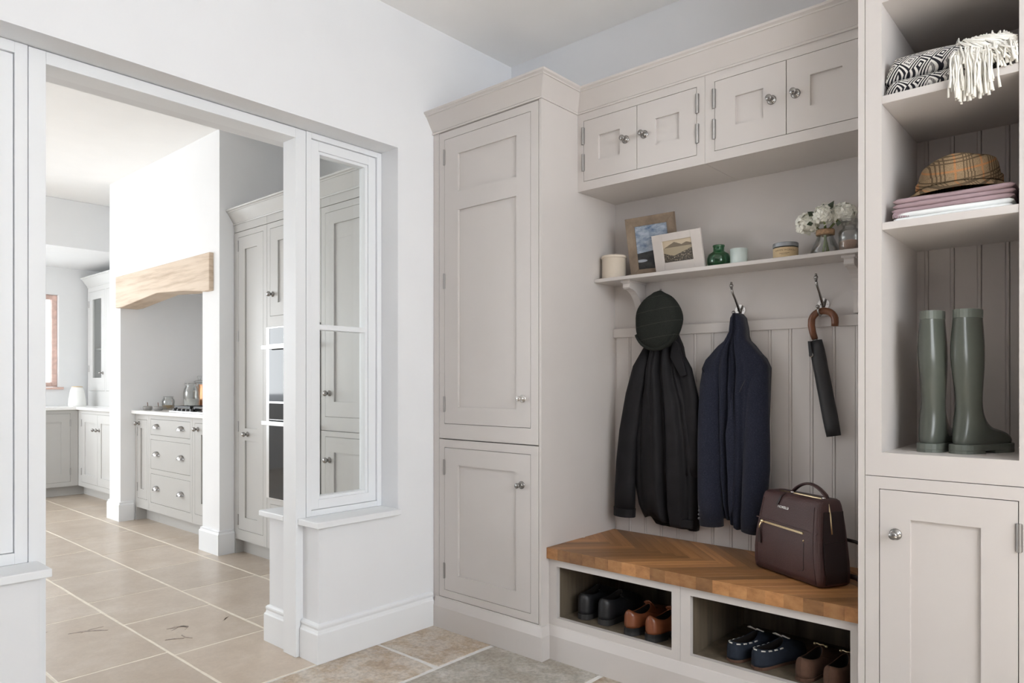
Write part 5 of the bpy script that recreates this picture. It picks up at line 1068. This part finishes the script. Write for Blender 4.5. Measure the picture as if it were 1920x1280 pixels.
# ------------------------------------------------------------------ boots in the cupboard
def wellington(label, loc, rz, hscale=1.0):
    b = thing('wellington_boot', label, 'boot', loc, rz, group='pair of green wellington boots')
    o = lambda nm, g, m_, **k: obj(nm, g, m_, b, world=False, **k)
    # back point (y, z), front point (y, z), half width; the foot points along +y
    secs = [((-0.040, 0.410), (0.062, 0.410), 0.029), ((-0.043, 0.37), (0.064, 0.37), 0.032), ((-0.050, 0.31), (0.066, 0.31), 0.038), ((-0.050, 0.25), (0.062, 0.25), 0.040), ((-0.040, 0.19), (0.056, 0.195), 0.036), ((-0.032, 0.140), (0.054, 0.150), 0.033),
            ((-0.032, 0.105), (0.060, 0.122), 0.033), ((-0.038, 0.070), (0.072, 0.104), 0.035), ((-0.045, 0.036), (0.088, 0.090), 0.036), ((-0.042, 0.016), (0.104, 0.080), 0.037), ((-0.012, 0.008), (0.120, 0.072), 0.037), ((0.050, 0.008), (0.142, 0.067), 0.040), ((0.102, 0.008), (0.162, 0.063), 0.043), ((0.145, 0.008), (0.179, 0.055), 0.040), ((0.178, 0.010), (0.192, 0.042), 0.028), ((0.193, 0.014), (0.197, 0.030), 0.013)]
    n = 24; rings = []
    for (a, b2, w_) in secs:
        cy, cz = (a[0]+b2[0])/2, (a[1]+b2[1])/2; hy, hz_ = (b2[0]-a[0])/2, (b2[1]-a[1])/2
        ring = []
        for k in range(n):
            t_ = 2*PI*k/n; c2, s2_ = math.cos(t_), math.sin(t_); ring.append((w_*s2_, cy+hy*c2, cz+hz_*c2))
        rings.append(ring)
    # crease behind the ankle on the outer side
    for r_ in rings[3:6]:
        for i, q in enumerate(r_):
            if q[0] < -0.012 and abs(q[1]-0.01) < 0.045: r_[i] = (q[0]+0.007, q[1], q[2])
    inner = [[(q[0]*0.93, 0.011+(q[1]-0.011)*0.93, q[2]+dz_) for q in rings[0]] for dz_ in (0.0, -0.12)]
    g = MB().loft([inner[1], inner[0]]+rings, cap=False); g.f.append(tuple(range(n-1, -1, -1))); g.f.append(tuple(len(g.v)-n+k for k in range(n)))
    o('shaft', g, 'wellie', smooth=True, sub=1)
    o('rim', MB().loft([[(q[0]*k, 0.011+(q[1]-0.011)*k, q[2]+dz_) for q in rings[0]] for k, dz_ in ((1.0, -0.022), (1.05, -0.021), (1.055, 0.003), (0.94, 0.004), (0.93, -0.006))], cap=False), 'wellie2', smooth=False)
    so = [(x_*1.08, y_*1.0-0.051) for x_, y_ in outline(0.256, 1.0)]
    o('sole', MB().prism(so, 'z', 0.008, 0.026), 'wellie2', bevel=0.002)
    o('heel', MB().prism(clip(so, lambda a: 0.034-a[1]), 'z', 0.0, 0.0085).prism(clip(so, lambda a: a[1]-0.075), 'z', 0.0, 0.0085), 'wellie2')
    return b
wellington('green wellington boot standing nearer the cupboard side', (-0.4475, 2.372, 0.932), R(-6))
wellington('green wellington boot with its toe turned to the cupboard door side', (-0.362, 2.378, 0.932), R(-21))

# ------------------------------------------------------------------ linen and hat on the middle shelf
def folded(name, label, x0, x1, y0, y1, zs, th, mat_, wob, fringe=False):
    t_ = thing(name, label, 'towel', ((x0+x1)/2, (y0+y1)/2, zs))
    nl = len(th); z = zs
    for li, tk in enumerate(th):
        rings = []; n = 30; dx = random.uniform(-0.004, 0.004)
        for k in range(n+1):
            u_ = k/n; x_ = x0+dx+(x1-x0)*u_; rise = wob*math.sin(PI*u_*1.1+0.3)*0.5+wob*0.6*u_
            ez = min(1, u_/0.04, (1-u_)/0.04); ez = math.sqrt(max(0.03, ez)); hh = tk*ez
            zc = z+rise+tk/2; fy = y0+0.003*math.sin(7*u_+li*2)+0.003*li
            ring = []
            for a in range(12):
                an = PI/2+PI*a/11; ring.append((x_, fy+hh*0.5+hh*0.55*math.cos(an), zc+hh*0.5*math.sin(an)))
            ring += [(x_, y1, zc-hh*0.5), (x_, y1, zc+hh*0.5)]
            rings.append(ring)
        obj('fold', MB().loft(rings), mat_, t_, smooth=True); z += tk*0.97
    return t_, z
random.seed(3)
tw, z1 = folded('white_towel', 'folded white linen towel lowest on the middle cupboard shelf', -0.518, -0.236, 2.252, 2.56, 1.5995, [0.009, 0.016], 'towelwhite', 0.0)
tm, z2 = folded('mauve_towel', 'folded mauve linen towel under the check hat', -0.526, -0.234, 2.262, 2.56, z1+0.0005, [0.014, 0.015, 0.015], 'towelmauve', 0.0)
g = MB()
for k in range(14):
    x_ = -0.519+0.003*k; g.tube([(x_, 2.266, z1+0.006), (x_-0.004, 2.258, z1-0.004), (x_-0.003+0.002*math.sin(k), 2.256, z1-0.014)], 0.0014, 5)
o = obj('fringe', g, 'towelmauve', tm); o['kind'] = 'stuff'
ht = thing('tweed_hat', 'brown check tweed trilby resting on the folded mauve towel', 'hat', (-0.383, 2.395, z2)); HS = 1.0
def hat():
    n = 56; crown_, brim = MB(), MB()
    prof = [(1.0, 0.034), (0.995, 0.046), (0.975, 0.068), (0.945, 0.090), (0.89, 0.106), (0.78, 0.114), (0.60, 0.111), (0.40, 0.101), (0.18, 0.095), (0.02, 0.094)]
    R_ = []
    for k_, z_ in prof:
        ring = []
        for i in range(n):
            a = 2*PI*i/n; x_ = 0.108*k_*math.cos(a); y_ = 0.098*k_*math.sin(a)
            dent = -0.012*math.exp(-((x_-0.055)/0.02)**2)*max(0, -math.sin(a))*max(0, (z_-0.05)/0.05)
            slope = -0.10*max(0, -x_)*max(0, (z_-0.02)/0.08)*0.6
            ring.append((x_*(1-0.05*z_/0.1), y_-dent, z_+slope+0.004*math.sin(3*a)*k_*(z_ > 0.07)))
        R_.append(ring)
    crown_.loft(R_, cap=False); crown_.f.append(tuple(len(crown_.v)-n+k for k in range(n)))
    B_ = []
    for k_, s0 in ((1.0, 0.0), (1.10, 0.3), (1.22, 0.6), (1.34, 0.85), (1.42, 1.0), (1.43, 1.02), (1.42, 1.0), (1.22, 0.6), (1.0, 0.0)):
        ring = []; under = len(B_) > 5
        for i in range(n):
            a = 2*PI*i/n; x_ = 0.105*k_*math.cos(a); y_ = 0.094*k_*math.sin(a)
            snap = -0.029*s0**1.15*(0.86+0.14*max(0, -math.cos(a)-0.2*math.sin(a)))+0.0035*s0*math.sin(a)*(math.sin(a) > 0)
            ring.append((x_*(1-0.06*s0*(math.cos(a) > 0.3)), y_, 0.0345+snap-(0.003*(1-0.9*(s0 > 0.98)) if under else 0)))
        B_.append(ring)
    brim.loft(B_, cap=False)
    band = MB().loft([[(0.1092*k_*math.cos(2*PI*i/n), 0.0992*k_*math.sin(2*PI*i/n), z_) for i in range(n)] for k_, z_ in ((1.0, 0.034), (1.006, 0.036), (1.000, 0.054), (0.985, 0.055))], cap=False)
    return crown_, brim, band
a, b, c3 = hat()
for nm, g in (('crown', a), ('brim', b), ('band', c3)): obj(nm, g, 'tweed', ht, smooth=True, world=False)

# ------------------------------------------------------------------ throw on the top shelf
TZ = 1.966
tr = thing('throw_blanket', 'black and white diamond patterned throw with cream tassels on the top shelf', 'throw', (-0.43, 2.40, TZ))
def throw_layer(x0, x1, y0, y1, zb, hfun, uvo):
    nx, na = 40, 22; rings = []; uvs = []
    for k in range(nx+1):
        u_ = k/nx; x_ = x0+(x1-x0)*u_; hh = hfun(u_); ez = math.sqrt(max(0.02, min(1, u_/0.10))); hh *= ez; ring = []
        y0_ = y0+0.022*(1-ez)+0.004*math.sin(6*u_)
        for a in range(na):
            an = -PI/2+PI*a/(na-1)            # from the bottom front round to the top
            yy = y0_+hh*0.55-hh*0.55*math.cos(an); zz = zb+hh*0.5+hh*0.5*math.sin(an); ring.append((x_, yy, zz))
        ring += [(x_, (y0+y1)/2, zb+hh*1.06), (x_, y1, zb+hh*0.85), (x_, y1+0.004, zb+0.002), (x_, (y0+y1)/2, zb)]
        rings.append(ring)
    g = MB().loft(rings); me_ = g
    return g, len(rings[0])
def uv_from(o, f):
    me = o.data; ul = me.uv_layers.new(name='UVMap')
    for lp in me.loops: ul.data[lp.index].uv = f(me.vertices[lp.vertex_index].co)
off = ORG[tr.name]
g, nn = throw_layer(-0.546, -0.300, 2.246, 2.60, TZ+0.0005, lambda u_: 0.046-0.010*u_, 0)
lo_ = obj('fold', g, 'ikat', tr, smooth=True)
g, nn = throw_layer(-0.5465, -0.270, 2.252, 2.60, TZ+0.040, lambda u_: 0.076+0.012*math.sin(PI*min(1, u_*1.15))-0.026*u_, 0)
up_ = obj('fold', g, 'ikat', tr, smooth=True)
for o_ in (lo_, up_): uv_from(o_, lambda co: (((co.x)+0.35*(co.y-0.3*co.z))/0.054, (co.z*1.05+co.y*0.75-0.25*co.x)/0.054))
rd = random.Random(11); g = MB()
for k in range(150):
    lay_ = rd.random(); sx = rd.uniform(-0.372, -0.246); 
    ytop = rd.uniform(2.30, 2.40); zt_ = TZ+0.098+rd.uniform(-0.006, 0.010)-0.10*max(0, sx+0.33)
    front = 2.233-rd.uniform(0.0, 0.016)
    lean = rd.uniform(-0.010, 0.022); long_ = sx < -0.285 and rd.random() < 0.62
    zend = TZ-rd.uniform(0.030, 0.080) if long_ else TZ+rd.uniform(-0.005, 0.05)
    x2 = sx+0.25*lean
    path = [(sx-0.012, ytop, zt_), (sx+0.002, ytop-0.05, zt_+0.004), (x2, 2.262+rd.uniform(-0.006, 0.010), zt_-0.016), (x2+lean*0.5, front+0.006, TZ+0.052), (x2+lean*0.8, front, TZ+0.012), (x2+lean+rd.uniform(-0.006, 0.006), front-0.002, zend)]
    if not long_: path = path[:4]+[(x2+lean+rd.uniform(0, 0.02), front+0.004, zend)]
    dense = [path[0]]
    for qa, qb in zip(path, path[1:]):
        for f_ in (0.5, 1.0): dense.append(tuple(qa[i_]+(qb[i_]-qa[i_])*f_ for i_ in range(3)))
    ph_ = rd.uniform(0, 6); am_ = rd.uniform(0.001, 0.0042)
    path = [(min(q[0]+am_*math.sin(ph_+1.35*i_), -0.2265), q[1]+0.5*am_*math.cos(ph_+1.1*i_), q[2]) for i_, q in enumerate(dense)]
    r0 = rd.uniform(0.0014, 0.0030); g.tube(path, [r0]*(len(path)-1)+[r0*1.5], 5)
for k in range(46):
    sx = rd.uniform(-0.36, -0.24); a = rd.uniform(-0.3, 0.8); g.tube([(sx-0.03, 2.262+rd.uniform(0, 0.05), TZ+0.088+rd.uniform(0, 0.014)), (sx, 2.252, TZ+0.096-0.2*max(0, sx+0.31)+rd.uniform(0, 0.008)), (min(sx+0.045, -0.2275), 2.246, TZ+0.066+rd.uniform(-0.02, 0.02)-0.25*max(0, sx+0.31))], [0.0024, 0.0026, 0.0032], 5)
o = obj('fringe', g, 'fringe', tr, smooth=True); o['kind'] = 'stuff'
